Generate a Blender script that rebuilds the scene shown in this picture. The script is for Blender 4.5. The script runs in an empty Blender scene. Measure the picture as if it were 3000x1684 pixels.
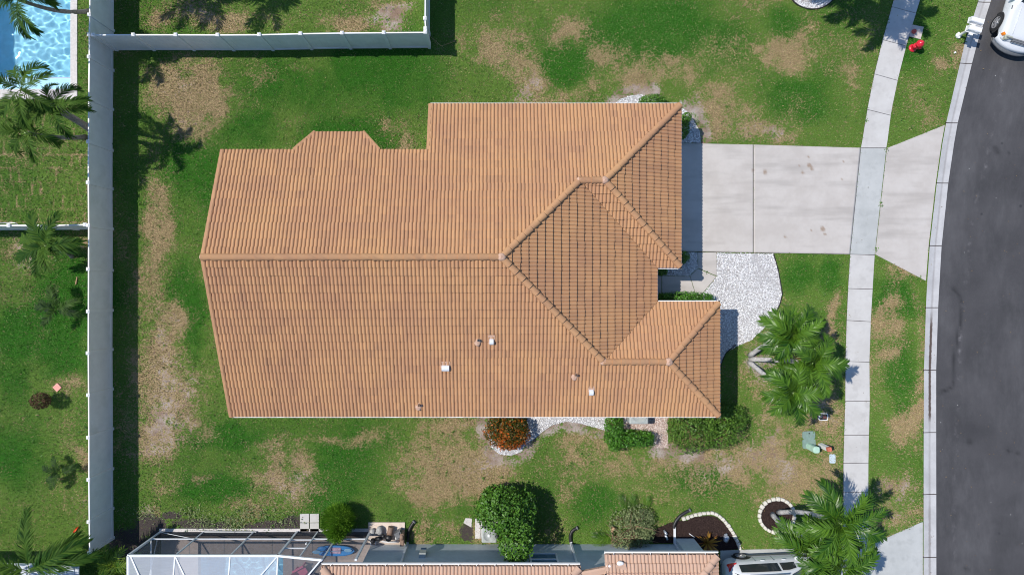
import bpy, bmesh, math, random
import numpy as np
from mathutils import Vector, Matrix

# ------------------------------------------------------------------ camera, world, sun, exposure
H, F, CX, CY = 30.5, 1950.0, 1450.0, 850.0      # camera height (m), focal length and principal point in photo pixels
SC = bpy.context.scene
COL = SC.collection
cam_d = bpy.data.cameras.new('camera'); cam = bpy.data.objects.new('camera', cam_d); COL.objects.link(cam)
cam.location = (0, 0, H); cam.rotation_euler = (0, 0, 0)
cam_d.sensor_width = 36; cam_d.lens = F / 3000 * 36
cam_d.shift_x = (1500 - CX) / 3000; cam_d.shift_y = (CY - 842) / 3000
cam_d.clip_start = 0.1; cam_d.clip_end = 2000
SC.camera = cam
SUNV = Vector((.639, -.18, -1.0)).normalized()
EL = math.asin(-SUNV.z); AZ = math.atan2(-SUNV.x, -SUNV.y)
world = bpy.data.worlds.new('World'); SC.world = world; world.use_nodes = True
wn = world.node_tree.nodes; wl = world.node_tree.links
sky = wn.new('ShaderNodeTexSky'); sky.sky_type = 'NISHITA'; sky.sun_disc = False
sky.sun_elevation = EL; sky.sun_rotation = AZ
sky.dust_density = .3; sky.ozone_density = 2.0
hs = wn.new('ShaderNodeHueSaturation'); hs.inputs['Saturation'].default_value = 1.15; wl.new(sky.outputs[0], hs.inputs['Color'])
wl.new(hs.outputs[0], wn['Background'].inputs[0]); wn['Background'].inputs[1].default_value = .115
sun_d = bpy.data.lights.new('sun', 'SUN'); sun_d.energy = 3.7; sun_d.angle = math.radians(.5); sun_d.color = (1, .945, .86)
sun = bpy.data.objects.new('sun', sun_d); COL.objects.link(sun); sun.location = (-20, 6, 40)
sun.rotation_euler = SUNV.to_track_quat('-Z', 'Y').to_euler()
SC.view_settings.view_transform = 'Standard'; SC.view_settings.look = 'None'
SC.view_settings.exposure = 0.28; SC.view_settings.gamma = 1
try: SC.cycles.transparent_max_bounces = 24; SC.cycles.max_bounces = 8; SC.cycles.filter_width = 1.05
except Exception: pass

R = math.radians
rnd = random.Random(11)
def W(px, py, z=0.0):
    s = (H - z) / F
    return ((px - CX) * s, (CY - py) * s)
def W3(px, py, z=0.0): return (*W(px, py, z), z)
def WP(pts, z=0.0): return [W(a, b, z) for a, b in pts]

# ------------------------------------------------------------------ materials
MATS = {}
def newmat(name):
    m = bpy.data.materials.new(name); m.use_nodes = True
    n = m.node_tree.nodes; b = n['Principled BSDF']
    MATS[name] = m
    return m, n, m.node_tree.links, b
def N(n, t, **kw):
    x = n.new(t)
    for k, v in kw.items(): setattr(x, k, v)
    return x
def mixc(n, l, a, b, f, mode='MIX'):
    x = N(n, 'ShaderNodeMix', data_type='RGBA', blend_type=mode)
    for i, s in ((6, a), (7, b), (0, f)):
        if hasattr(s, 'links'): l.new(s, x.inputs[i])
        elif i == 0: x.inputs[0].default_value = s
        else: x.inputs[i].default_value = (*s, 1)
    return x.outputs[2]
def math_(n, l, op, a, b=None, c=None, clamp=False):
    x = N(n, 'ShaderNodeMath', operation=op, use_clamp=clamp)
    for i, s in enumerate((a, b, c)):
        if s is None: continue
        if hasattr(s, 'links'): l.new(s, x.inputs[i])
        else: x.inputs[i].default_value = s
    return x.outputs[0]
def attr(n, name):
    return N(n, 'ShaderNodeAttribute', attribute_name=name).outputs['Fac']
def noise(n, l, vec, scale, detail=4, rough=.6):
    x = N(n, 'ShaderNodeTexNoise'); x.inputs['Scale'].default_value = scale
    x.inputs['Detail'].default_value = detail; x.inputs['Roughness'].default_value = rough
    if vec is not None: l.new(vec, x.inputs['Vector'])
    return x.outputs['Fac']
def stretch(n, l, vec, s):
    x = N(n, 'ShaderNodeMapping'); x.inputs['Scale'].default_value = s; l.new(vec, x.inputs['Vector']); return x.outputs[0]
def rampf(n, l, f, a, b):
    x = N(n, 'ShaderNodeMapRange', interpolation_type='SMOOTHSTEP'); l.new(f, x.inputs[0])
    x.inputs[1].default_value = a; x.inputs[2].default_value = b
    return x.outputs[0]
def mk(name, col, rough=.6, var=.12, scale=5., spec=.3, metal=0., bump=0., bscale=40., coat=0., dirt=None, dscale=1.5):
    m, n, l, b = newmat(name)
    tc = N(n, 'ShaderNodeTexCoord').outputs['Object']
    f = noise(n, l, tc, scale)
    f = rampf(n, l, f, .25, .75)
    c = mixc(n, l, tuple(x * (1 - var) for x in col), tuple(min(1, x * (1 + var)) for x in col), f)
    if dirt:
        c = mixc(n, l, c, dirt, math_(n, l, 'MULTIPLY', rampf(n, l, noise(n, l, tc, dscale, 6), .5, .8), .6))
    l.new(c, b.inputs['Base Color'])
    b.inputs['Roughness'].default_value = rough; b.inputs['Metallic'].default_value = metal
    b.inputs['Specular IOR Level'].default_value = spec; b.inputs['Coat Weight'].default_value = coat
    if bump:
        bp = N(n, 'ShaderNodeBump'); bp.inputs['Strength'].default_value = bump; bp.inputs['Distance'].default_value = .02
        l.new(noise(n, l, tc, bscale), bp.inputs['Height']); l.new(bp.outputs[0], b.inputs['Normal'])
    return m
def mk_leaf(name, c0, c1, rough=.5, spec=.35, trans=.25):
    m, n, l, b = newmat(name)
    c = mixc(n, l, c0, c1, attr(n, 'tint'))
    l.new(c, b.inputs['Base Color']); b.inputs['Roughness'].default_value = rough; b.inputs['Specular IOR Level'].default_value = spec
    if trans:
        t = N(n, 'ShaderNodeBsdfTranslucent'); l.new(c, t.inputs[0])
        mx = N(n, 'ShaderNodeMixShader'); mx.inputs[0].default_value = trans
        l.new(b.outputs[0], mx.inputs[1]); l.new(t.outputs[0], mx.inputs[2])
        l.new(mx.outputs[0], n['Material Output'].inputs[0])
    return m

def mat_ground():
    m, n, l, b = newmat('lawn')
    p = N(n, 'ShaderNodeNewGeometry').outputs['Position']
    n1 = noise(n, l, p, 9, 5, .7); n2 = noise(n, l, p, 30, 3, .7); n3 = noise(n, l, p, 1.3, 4)
    dry, dirt, lush, soil = (attr(n, k) for k in ('dry', 'dirt', 'lush', 'soil'))
    jit = math_(n, l, 'MULTIPLY', math_(n, l, 'SUBTRACT', n1, .5), 3.2)
    g = mixc(n, l, (.096, .172, .028), (.022, .108, .008), math_(n, l, 'ADD', lush, math_(n, l, 'MULTIPLY', jit, .6), clamp=True))
    tan = mixc(n, l, (.17, .115, .066), (.44, .335, .185), rampf(n, l, n2, .3, .7))
    c = mixc(n, l, g, tan, rampf(n, l, math_(n, l, 'ADD', dry, jit), .28, .9))
    dc = mixc(n, l, (.22, .150, .112), (.40, .35, .32), rampf(n, l, n3, .35, .7))
    c = mixc(n, l, c, dc, rampf(n, l, math_(n, l, 'ADD', dirt, math_(n, l, 'MULTIPLY', jit, .9)), .4, .85))
    c = mixc(n, l, c, mixc(n, l, (.03, .024, .024), (.09, .075, .07), n2), rampf(n, l, math_(n, l, 'ADD', soil, jit), .2, .8))
    br = math_(n, l, 'MULTIPLY_ADD', n2, 2.0, .0)
    hv = N(n, 'ShaderNodeHueSaturation'); l.new(c, hv.inputs['Color']); l.new(br, hv.inputs['Value'])
    l.new(hv.outputs[0], b.inputs['Base Color'])
    b.inputs['Roughness'].default_value = .9; b.inputs['Specular IOR Level'].default_value = .1
    bp = N(n, 'ShaderNodeBump'); bp.inputs['Strength'].default_value = .5; bp.inputs['Distance'].default_value = .03
    l.new(n2, bp.inputs['Height']); l.new(bp.outputs[0], b.inputs['Normal'])
    return m
def mat_blade():
    m, n, l, b = newmat('grass_blades')
    dry, lush, t = attr(n, 'dry'), attr(n, 'lush'), attr(n, 'tint')
    g = mixc(n, l, (.120, .218, .040), (.029, .150, .011), lush)
    g = mixc(n, l, g, (.20, .27, .09), math_(n, l, 'MULTIPLY', t, .5))
    tan = mixc(n, l, (.25, .175, .09), (.52, .40, .22), t)
    c = mixc(n, l, g, tan, dry)
    l.new(c, b.inputs['Base Color']); b.inputs['Roughness'].default_value = .7; b.inputs['Specular IOR Level'].default_value = .15
    return m
def mat_tile(name, c0, c1, stain):
    m, n, l, b = newmat(name)
    uv = N(n, 'ShaderNodeUVMap').outputs[0]
    fl = N(n, 'ShaderNodeVectorMath', operation='FLOOR'); l.new(uv, fl.inputs[0])
    wn_ = N(n, 'ShaderNodeTexWhiteNoise', noise_dimensions='2D'); l.new(fl.outputs[0], wn_.inputs['Vector'])
    w = wn_.outputs['Value']
    p = N(n, 'ShaderNodeNewGeometry').outputs['Position']
    c = mixc(n, l, c0, c1, rampf(n, l, noise(n, l, p, .55, 4), .3, .7))
    c = mixc(n, l, c, stain, math_(n, l, 'MULTIPLY', rampf(n, l, w, .88, 1.0), .16))
    c = mixc(n, l, c, tuple(min(1, x * 1.12) for x in c0), math_(n, l, 'MULTIPLY', rampf(n, l, w, .3, .0), .4))
    sv = stretch(n, l, uv, (9, .9, 1))
    c = mixc(n, l, c, stain, math_(n, l, 'MULTIPLY', rampf(n, l, noise(n, l, sv, 1.7, 3), .52, .75), .38))
    sv3 = stretch(n, l, uv, (1.1, .07, 1)); c = mixc(n, l, c, stain, math_(n, l, 'MULTIPLY', rampf(n, l, noise(n, l, sv3, 1.0, 4, .7), .5, .78), .34))
    vd = N(n, 'ShaderNodeTexVoronoi'); vd.inputs['Scale'].default_value = .5; l.new(p, vd.inputs['Vector']); c = mixc(n, l, c, (.75, .72, .68), rampf(n, l, vd.outputs['Distance'], .024, .014))
    blot = noise(n, l, p, 1.6, 6, .65)
    c = mixc(n, l, c, (.17, .12, .11), math_(n, l, 'MULTIPLY', rampf(n, l, blot, .6, .85), .32))
    l.new(c, b.inputs['Base Color']); b.inputs['Roughness'].default_value = .75; b.inputs['Specular IOR Level'].default_value = .25
    bp = N(n, 'ShaderNodeBump'); bp.inputs['Strength'].default_value = .25; bp.inputs['Distance'].default_value = .01
    l.new(noise(n, l, p, 60, 3), bp.inputs['Height']); l.new(bp.outputs[0], b.inputs['Normal'])
    return m
def mat_slab(name, c0, c1, band=False):
    m, n, l, b = newmat(name)
    p = N(n, 'ShaderNodeNewGeometry').outputs['Position']
    c = mixc(n, l, c0, c1, rampf(n, l, noise(n, l, p, .9, 6, .65), .3, .7))
    sv = stretch(n, l, p, (.25, 1.6, 1)) if band else stretch(n, l, p, (3, 3, 3))
    c = mixc(n, l, c, tuple(x * .70 for x in c0), math_(n, l, 'MULTIPLY', rampf(n, l, noise(n, l, sv, .8, 3), .48, .72), .55 if band else .3))
    c = mixc(n, l, c, tuple(x * .5 for x in c0), math_(n, l, 'MULTIPLY', rampf(n, l, noise(n, l, p, 14, 5, .75), .6, .85), .3))
    c = mixc(n, l, c, (.25, .17, .11), math_(n, l, 'MULTIPLY', attr(n, 'rust'), .75))
    l.new(c, b.inputs['Base Color']); b.inputs['Roughness'].default_value = .85; b.inputs['Specular IOR Level'].default_value = .2
    bp = N(n, 'ShaderNodeBump'); bp.inputs['Strength'].default_value = .2; bp.inputs['Distance'].default_value = .01
    l.new(noise(n, l, p, 70, 3), bp.inputs['Height']); l.new(bp.outputs[0], b.inputs['Normal'])
    return m
def mat_road():
    m, n, l, b = newmat('asphalt')
    p = N(n, 'ShaderNodeNewGeometry').outputs['Position']
    uv = N(n, 'ShaderNodeUVMap').outputs[0]
    c = mixc(n, l, (.048, .047, .051), (.068, .066, .071), rampf(n, l, noise(n, l, p, .5, 5), .3, .7))
    sv = stretch(n, l, uv, (1.6, .05, 1))
    c = mixc(n, l, c, (.112, .11, .116), math_(n, l, 'MULTIPLY', rampf(n, l, noise(n, l, sv, 1.6, 6, .75), .42, .72), .8))
    c = mixc(n, l, c, (.16, .16, .165), math_(n, l, 'MULTIPLY', rampf(n, l, noise(n, l, p, 55, 2, .8), .55, .8), .55))
    c = mixc(n, l, c, (.016, .016, .018), math_(n, l, 'MULTIPLY', attr(n, 'stain'), .85))
    sv2 = stretch(n, l, uv, (.5, .12, 1)); c = mixc(n, l, c, (.026, .026, .03), math_(n, l, 'MULTIPLY', rampf(n, l, noise(n, l, sv2, 1.1, 4), .5, .8), .6))
    c = mixc(n, l, c, (.24, .23, .24), math_(n, l, 'MULTIPLY', math_(n, l, 'MULTIPLY', attr(n, 'chalk'), .6), rampf(n, l, noise(n, l, p, 1.7, 6, .75), .5, .7)))
    vo = N(n, 'ShaderNodeTexVoronoi'); vo.inputs['Scale'].default_value = 1.1; l.new(p, vo.inputs['Vector'])
    c = mixc(n, l, c, (.4, .4, .4), rampf(n, l, vo.outputs['Distance'], .03, .015))
    vo2 = N(n, 'ShaderNodeTexVoronoi'); vo2.inputs['Scale'].default_value = .7; l.new(p, vo2.inputs['Vector'])
    c = mixc(n, l, c, (.03, .03, .035), math_(n, l, 'MULTIPLY', rampf(n, l, vo2.outputs['Distance'], .07, .03), .7))
    l.new(c, b.inputs['Base Color']); b.inputs['Roughness'].default_value = .8; b.inputs['Specular IOR Level'].default_value = .3
    bp = N(n, 'ShaderNodeBump'); bp.inputs['Strength'].default_value = .4; bp.inputs['Distance'].default_value = .01
    l.new(noise(n, l, p, 90, 2), bp.inputs['Height']); l.new(bp.outputs[0], b.inputs['Normal'])
    return m
def mat_kerb():
    m, n, l, b = newmat('kerb_concrete')
    p = N(n, 'ShaderNodeNewGeometry').outputs['Position']
    uv = N(n, 'ShaderNodeUVMap').outputs[0]
    c = mixc(n, l, (.42, .415, .42), (.52, .515, .52), rampf(n, l, noise(n, l, p, 1.1, 6, .7), .3, .7))
    sx = N(n, 'ShaderNodeSeparateXYZ'); l.new(uv, sx.inputs[0])
    d = math_(n, l, 'ABSOLUTE', math_(n, l, 'SUBTRACT', sx.outputs[0], .5))
    d = math_(n, l, 'ADD', d, math_(n, l, 'MULTIPLY', math_(n, l, 'SUBTRACT', noise(n, l, p, 6, 3), .5), .12))
    thin = rampf(n, l, d, .14, .0)
    sv = stretch(n, l, uv, (.4, .25, 1))
    c = mixc(n, l, c, (.26, .24, .235), math_(n, l, 'MULTIPLY', thin, math_(n, l, 'MULTIPLY_ADD', noise(n, l, sv, 1.5), .9, .05)))
    c = mixc(n, l, c, (.10, .075, .065), math_(n, l, 'MULTIPLY', rampf(n, l, d, .13, .06), attr(n, 'stain')))
    l.new(c, b.inputs['Base Color']); b.inputs['Roughness'].default_value = .85; b.inputs['Specular IOR Level'].default_value = .2
    return m

M_ground = mat_ground(); M_blade = mat_blade()
M_tile = mat_tile('clay_tile', (.478, .268, .134), (.420, .228, .126), (.19, .108, .080))
M_tile2 = mat_tile('pale_clay_tile', (.52, .345, .255), (.47, .305, .22), (.32, .22, .17))
M_drive = mat_slab('driveway_concrete', (.455, .42, .392), (.525, .492, .465), True)
M_cross = mat_slab('grey_concrete', (.40, .412, .408), (.47, .48, .475))
M_walk = mat_slab('pale_concrete', (.49, .475, .46), (.56, .548, .535))
M_road = mat_road(); M_kerb = mat_kerb()
M_white = mk('white_vinyl', (.80, .80, .80), .4, .05, 2, .4, dirt=(.60, .62, .58), dscale=1.1)
M_gut = mk('white_gutter', (.80, .80, .80), .4, .05, 4, .4)
M_wall = mk('cream_stucco', (.60, .55, .47), .9, .06, 8, .2, bump=.2)
M_bwall = mk('grey_blue_stucco', (.54, .60, .62), .85, .06, 6, .2, bump=.15, bscale=60, dirt=(.34, .38, .40))
M_deck = mk('roof_underlay', (.20, .15, .12), .9)
M_mortar = mk('mortar', (.52, .34, .25), .9, .15, 12, bump=.4)
M_dark = mk('black_plastic', (.02, .02, .022), .45, .2, 9, .4)
M_rubber = mk('rubber', (.022, .022, .024), .7, .2, 14, .3)
M_alu = mk('aluminium', (.55, .57, .6), .35, .06, 7, .5, .8)
M_frame = mk('white_aluminium', (.72, .74, .77), .4, .05, 5, .45)
M_red = mk('red_paint', (.62, .012, .03), .3, .12, 9, .5, coat=.4)
M_redd = mk('faded_red_paint', (.45, .09, .08), .6, .2, 14)
M_soil = mk('bed_soil', (.16, .125, .11), .95, .35, 9, .1, bump=.6, bscale=25)
M_gbase = mk('gravel_base', (.44, .43, .435), .95, .4, 14, .1, bump=.8, bscale=30, dirt=(.17, .11, .09), dscale=1.3)
M_pinkbase = mk('pink_gravel_base', (.42, .31, .27), .95, .4, 16, .1, bump=.8, bscale=30)
M_mulch = mk('mulch', (.040, .026, .024), .95, .5, 30, .1, bump=.8, bscale=40)
M_stone = mk('edging_stone', (.66, .63, .56), .85, .18, 10, .2, bump=.5, bscale=18)
M_rock = mk('grey_rock', (.38, .37, .36), .9, .3, 9, .2, bump=.6, bscale=14)
M_trunk = mk('palm_trunk', (.47, .46, .455), .9, .3, 9, .15, bump=.6, bscale=22)
M_trunkd = mk('dark_palm_trunk', (.21, .19, .18), .9, .35, 12, .15, bump=.6, bscale=22)
M_bark = mk('bark', (.15, .10, .065), .9, .35, 14, .15, bump=.6, bscale=30)
M_shaft = mk('crownshaft', (.22, .32, .12), .5, .2, 7)
M_palm = mk_leaf('palm_leaf', (.016, .066, .005), (.110, .222, .020), .36, .3, .10)
M_palmd = mk_leaf('dark_palm_leaf', (.012, .050, .006), (.078, .145, .018), .65, .1, .05)
M_palmn = mk_leaf('young_palm_leaf', (.006, .026, .004), (.050, .105, .014), .6, .15, .05)
M_palmy = mk_leaf('yellow_palm_leaf', (.05, .13, .014), (.22, .31, .035), .5, .2, .25)
M_leaf = mk_leaf('bush_leaf', (.018, .075, .007), (.13, .29, .03), .45, .35, .10)
M_leafo = mk_leaf('olive_leaf', (.020, .070, .007), (.15, .29, .035), .5, .3, .08)
M_hedge = mk_leaf('hedge_leaf', (.016, .080, .007), (.115, .30, .025), .42, .35, .08)
M_croton = mk_leaf('croton_leaf', (.045, .060, .008), (.66, .13, .012), .42, .35, .08)
M_lime = mk_leaf('lime_leaf', (.045, .15, .010), (.26, .47, .045), .6, .2, .25)
M_dull = mk_leaf('wilting_leaf', (.10, .14, .055), (.30, .36, .17), .7, .2, .15)
M_brom = mk_leaf('bromeliad_leaf', (.16, .05, .012), (.45, .26, .04), .45, .4, .2)
M_dead = mk_leaf('dead_leaf', (.06, .035, .02), (.13, .08, .045), .8, .1, 0)
M_straw = mk_leaf('straw_frond', (.16, .10, .05), (.34, .24, .12), .8, .1, 0)
M_peb = mk_leaf('white_pebbles', (.50, .50, .52), (.90, .90, .91), .7, .25, 0)
M_pebp = mk_leaf('pink_pebbles', (.38, .26, .22), (.80, .72, .68), .7, .25, 0)
M_chip = mk_leaf('mulch_chips', (.018, .012, .012), (.10, .065, .055), .9, .1, 0)
M_carw = mk('white_car_paint', (.66, .68, .71), .25, .02, 2, .5, coat=.7)
M_glass = mk('dark_car_glass', (.02, .028, .035), .08, .1, 3, .6)
M_rim = mk('alloy', (.55, .55, .57), .3, .1, 9, .5, .7)
M_tail = mk('tail_light', (.55, .01, .015), .15, .1, 9, .6, coat=.6)
M_amber = mk('amber_lens', (.8, .22, .01), .2, .1, 9, .6)
M_lens = mk('headlight_lens', (.42, .44, .36), .15, .15, 12, .6)
M_grey = mk('grey_plastic', (.16, .165, .175), .5, .1, 9)
M_acg = mk('ac_casing', (.40, .43, .42), .5, .1, 6, .4, dirt=(.3, .31, .29))
M_acd = mk('ac_grille', (.16, .17, .175), .5, .1, 20)
M_tan = mk('tan_plastic', (.24, .16, .12), .6, .15, 8)
M_green = mk('green_utility_lid', (.20, .29, .26), .7, .1, 12, .2, bump=.3)
M_mint = mk('mint_pedestal', (.42, .62, .50), .5, .06, 7)
M_blueb = mk('pale_blue_lid', (.50, .60, .66), .6, .06, 9)
M_pink = mk('pink_tile', (.72, .33, .28), .7, .06, 9)
M_orange = mk('orange_red_bract', (.62, .07, .012), .4, .3, 6)
M_wood = mk('bare_wood', (.46, .30, .18), .8, .2, 20)
M_poolw = mk('pool_plaster', (.40, .76, .90), .7, .08, 2.5, .2)
M_cope = mk('pool_coping', (.58, .55, .54), .8, .1, 10, .2, dirt=(.42, .40, .38))
M_patio = mk('taupe_patio', (.33, .28, .26), .85, .1, 5, .2)
M_kayak = mk('blue_plastic', (.05, .25, .60), .4, .1, 5)
M_kayl = mk('pale_blue_plastic', (.22, .42, .62), .4, .1, 5)
M_plaid = mk('plaid_cloth', (.48, .33, .42), .9, .35, 14)
M_rose = mk('rose_plastic', (.58, .12, .22), .5, .08, 5)
M_silver = mk('foil', (.55, .6, .68), .2, .4, 18, .6, .6, bump=1, bscale=20)
def mat_screen(name, col, op):
    m, n, l, b = newmat(name)
    tc = N(n, 'ShaderNodeTexCoord').outputs['Object']
    b.inputs['Base Color'].default_value = (*col, 1); b.inputs['Roughness'].default_value = .7; b.inputs['Specular IOR Level'].default_value = .2
    t = N(n, 'ShaderNodeBsdfTransparent'); mx = N(n, 'ShaderNodeMixShader')
    sv = stretch(n, l, tc, (1.2, 16, 16))
    l.new(math_(n, l, 'MULTIPLY_ADD', math_(n, l, 'SUBTRACT', noise(n, l, sv, 2, 4), .5), .3 * op, op), mx.inputs[0])
    l.new(t.outputs[0], mx.inputs[1]); l.new(b.outputs[0], mx.inputs[2]); l.new(mx.outputs[0], n['Material Output'].inputs[0])
    return m
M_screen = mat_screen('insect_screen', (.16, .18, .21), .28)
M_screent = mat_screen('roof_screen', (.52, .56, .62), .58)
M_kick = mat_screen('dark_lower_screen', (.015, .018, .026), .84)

# ------------------------------------------------------------------ mesh helpers
def tag(o, label=None, cat=None, group=None, kind=None):
    if label: o['label'] = label
    if cat: o['category'] = cat
    if group: o['group'] = group
    if kind: o['kind'] = kind
    return o
def thing(name, label, cat, loc=(0, 0, 0), rz=0.0, group=None):
    o = bpy.data.objects.new(name, None); COL.objects.link(o)
    o.empty_display_size = .2; o.location = loc; o.rotation_euler = (0, 0, rz)
    return tag(o, label, cat, group)
def link(name, me, mat, parent=None, loc=None):
    o = bpy.data.objects.new(name, me); COL.objects.link(o)
    if mat: me.materials.append(mat)
    if parent is not None: o.parent = parent
    if loc is not None: o.location = loc
    return o
def np_mesh(name, v, f, attrs=None, smooth=False):
    v = np.asarray(v, np.float32); f = np.asarray(f, np.int32); k = f.shape[1]
    me = bpy.data.meshes.new(name)
    me.vertices.add(len(v)); me.vertices.foreach_set('co', v.ravel())
    me.loops.add(f.size); me.loops.foreach_set('vertex_index', f.ravel())
    me.polygons.add(len(f)); me.polygons.foreach_set('loop_start', np.arange(0, f.size, k, dtype=np.int32))
    me.polygons.foreach_set('loop_total', np.full(len(f), k, np.int32))
    if smooth: me.polygons.foreach_set('use_smooth', np.ones(len(f), bool))
    me.update(calc_edges=True)
    for a, d in (attrs or {}).items():
        at = me.attributes.new(a, 'FLOAT', 'POINT'); at.data.foreach_set('value', np.asarray(d, np.float32))
    return me
class MB:
    def __init__(s): s.v = []; s.f = []; s.s = []
    def add(s, vs, fs, smooth=False):
        o = len(s.v); s.v += [tuple(x) for x in vs]; s.f += [tuple(i + o for i in q) for q in fs]; s.s += [smooth] * len(fs); return s
    def box(s, c, d, rz=0, ry=0, rx=0, taper=1.0):
        x, y, z = (q / 2 for q in d); t = taper
        M = Matrix.Translation(c) @ Matrix.Rotation(rz, 4, 'Z') @ Matrix.Rotation(ry, 4, 'Y') @ Matrix.Rotation(rx, 4, 'X')
        p = [(-x, -y, -z), (x, -y, -z), (x, y, -z), (-x, y, -z), (-x * t, -y * t, z), (x * t, -y * t, z), (x * t, y * t, z), (-x * t, y * t, z)]
        return s.add([M @ Vector(q) for q in p], [(3, 2, 1, 0), (4, 5, 6, 7), (0, 1, 5, 4), (1, 2, 6, 5), (2, 3, 7, 6), (3, 0, 4, 7)])
    def bar(s, a, b, w, h=None):
        a, b = Vector(a), Vector(b); d = b - a; L = d.length; h = h or w
        M = Matrix.Translation((a + b) / 2) @ d.to_track_quat('X', 'Z').to_matrix().to_4x4()
        x, y, z = L / 2, w / 2, h / 2
        p = [(-x, -y, -z), (x, -y, -z), (x, y, -z), (-x, y, -z), (-x, -y, z), (x, -y, z), (x, y, z), (-x, y, z)]
        return s.add([M @ Vector(q) for q in p], [(3, 2, 1, 0), (4, 5, 6, 7), (0, 1, 5, 4), (1, 2, 6, 5), (2, 3, 7, 6), (3, 0, 4, 7)])
    def prism(s, poly, z0, z1):
        a = sum(poly[i][0] * poly[(i + 1) % len(poly)][1] - poly[(i + 1) % len(poly)][0] * poly[i][1] for i in range(len(poly)))
        if a < 0: poly = poly[::-1]
        n = len(poly)
        vs = [(x, y, z0) for x, y in poly] + [(x, y, z1) for x, y in poly]
        return s.add(vs, [tuple(range(n - 1, -1, -1)), tuple(range(n, 2 * n))] + [(i, (i + 1) % n, n + (i + 1) % n, n + i) for i in range(n)])
    def tube(s, pts, r, n=8, smooth=True):
        pts = [Vector(p) for p in pts]
        if not hasattr(r, '__len__'): r = [r] * len(pts)
        vs = []; up = Vector((0, 0, 1))
        for i, p in enumerate(pts):
            t = (pts[min(i + 1, len(pts) - 1)] - pts[max(i - 1, 0)]).normalized()
            a = t.cross(up if abs(t.z) < .93 else Vector((1, 0, 0))).normalized(); b = a.cross(t)
            vs += [p + r[i] * (math.cos(2 * math.pi * k / n) * a + math.sin(2 * math.pi * k / n) * b) for k in range(n)]
        fs = [(i * n + k, i * n + (k + 1) % n, (i + 1) * n + (k + 1) % n, (i + 1) * n + k) for i in range(len(pts) - 1) for k in range(n)]
        o = len(vs)
        s.add(vs, fs, smooth)
        b0 = len(s.v) - o
        s.f += [tuple(b0 + k for k in range(n - 1, -1, -1)), tuple(b0 + o - n + k for k in range(n))]; s.s += [False, False]
        return s
    def lathe(s, prof, c=(0, 0, 0), n=20, M=None):
        M = M or Matrix.Translation(c)
        vs = [M @ Vector((r * math.cos(2 * math.pi * k / n), r * math.sin(2 * math.pi * k / n), z)) for r, z in prof for k in range(n)]
        fs = [(i * n + k, i * n + (k + 1) % n, (i + 1) * n + (k + 1) % n, (i + 1) * n + k) for i in range(len(prof) - 1) for k in range(n)]
        return s.add(vs, fs, True)
    def ell(s, c, r, nu=14, nv=8, jit=0.0):
        vs = []
        for i in range(nv + 1):
            t = math.pi * i / nv
            for k in range(nu):
                p = 2 * math.pi * k / nu; q = 1 + jit * rnd.uniform(-1, 1)
                vs.append((c[0] + q * r[0] * math.sin(t) * math.cos(p), c[1] + q * r[1] * math.sin(t) * math.sin(p), c[2] - q * r[2] * math.cos(t)))
        return s.add(vs, [(i * nu + k, i * nu + (k + 1) % nu, (i + 1) * nu + (k + 1) % nu, (i + 1) * nu + k) for i in range(nv) for k in range(nu)], True)
    def build(s, name, mat, parent=None, org=(0, 0, 0), loc=None, sub=0, bevel=0):
        me = bpy.data.meshes.new(name)
        me.from_pydata([(x - org[0], y - org[1], z - org[2]) for x, y, z in s.v], [], s.f)
        me.polygons.foreach_set('use_smooth', s.s); me.update()
        o = link(name, me, mat, parent, loc)
        if bevel:
            b = o.modifiers.new('bevel', 'BEVEL'); b.width = bevel; b.segments = 2; b.limit_method = 'ANGLE'
        if sub:
            u = o.modifiers.new('sub', 'SUBSURF'); u.levels = u.render_levels = sub
        return o
def single(name, mb, mat, label, cat, loc=(0, 0, 0), group=None, **kw):
    return tag(mb.build(name, mat, None, loc, loc, **kw), label, cat, group)
def struct(name, mb, mat): return tag(mb.build(name, mat), kind='structure')
def copy_tree(o, parent=None):
    c = o.copy(); COL.objects.link(c)
    if parent is not None: c.parent = parent
    for ch in list(o.children): copy_tree(ch, c)
    return c

def _h(ix, iy, s):
    n = (ix * 374761393 + iy * 668265263 + s * 1274126177) & 0xffffffff
    n = ((n ^ (n >> 13)) * 1274126177) & 0xffffffff
    return ((n ^ (n >> 16)) & 0xffff) / 65535.0
def vn(x, y, sc, s=0):
    x = np.asarray(x) / sc + 1000; y = np.asarray(y) / sc + 1000
    ix = np.floor(x).astype(np.int64); iy = np.floor(y).astype(np.int64); fx = x - ix; fy = y - iy
    fx = fx * fx * (3 - 2 * fx); fy = fy * fy * (3 - 2 * fy)
    return (_h(ix, iy, s) * (1 - fx) + _h(ix + 1, iy, s) * fx) * (1 - fy) + (_h(ix, iy + 1, s) * (1 - fx) + _h(ix + 1, iy + 1, s) * fx) * fy
def fbm(x, y, sc, s=0, o=4):
    r = 0; a = 1; t = 0
    for i in range(o): r = r + a * vn(x, y, sc / 2 ** i, s + 17 * i); t += a; a *= .55
    return r / t
def sst(a, b, x):
    t = np.clip((x - a) / (b - a), 0, 1); return t * t * (3 - 2 * t)
def inpoly(x, y, poly):
    r = np.zeros(x.shape, bool); j = len(poly) - 1
    for i in range(len(poly)):
        xi, yi = poly[i]; xj, yj = poly[j]
        c = ((yi > y) != (yj > y)) & (x < (xj - xi) * (y - yi) / (yj - yi + 1e-12) + xi)
        r ^= c; j = i
    return r
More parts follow.
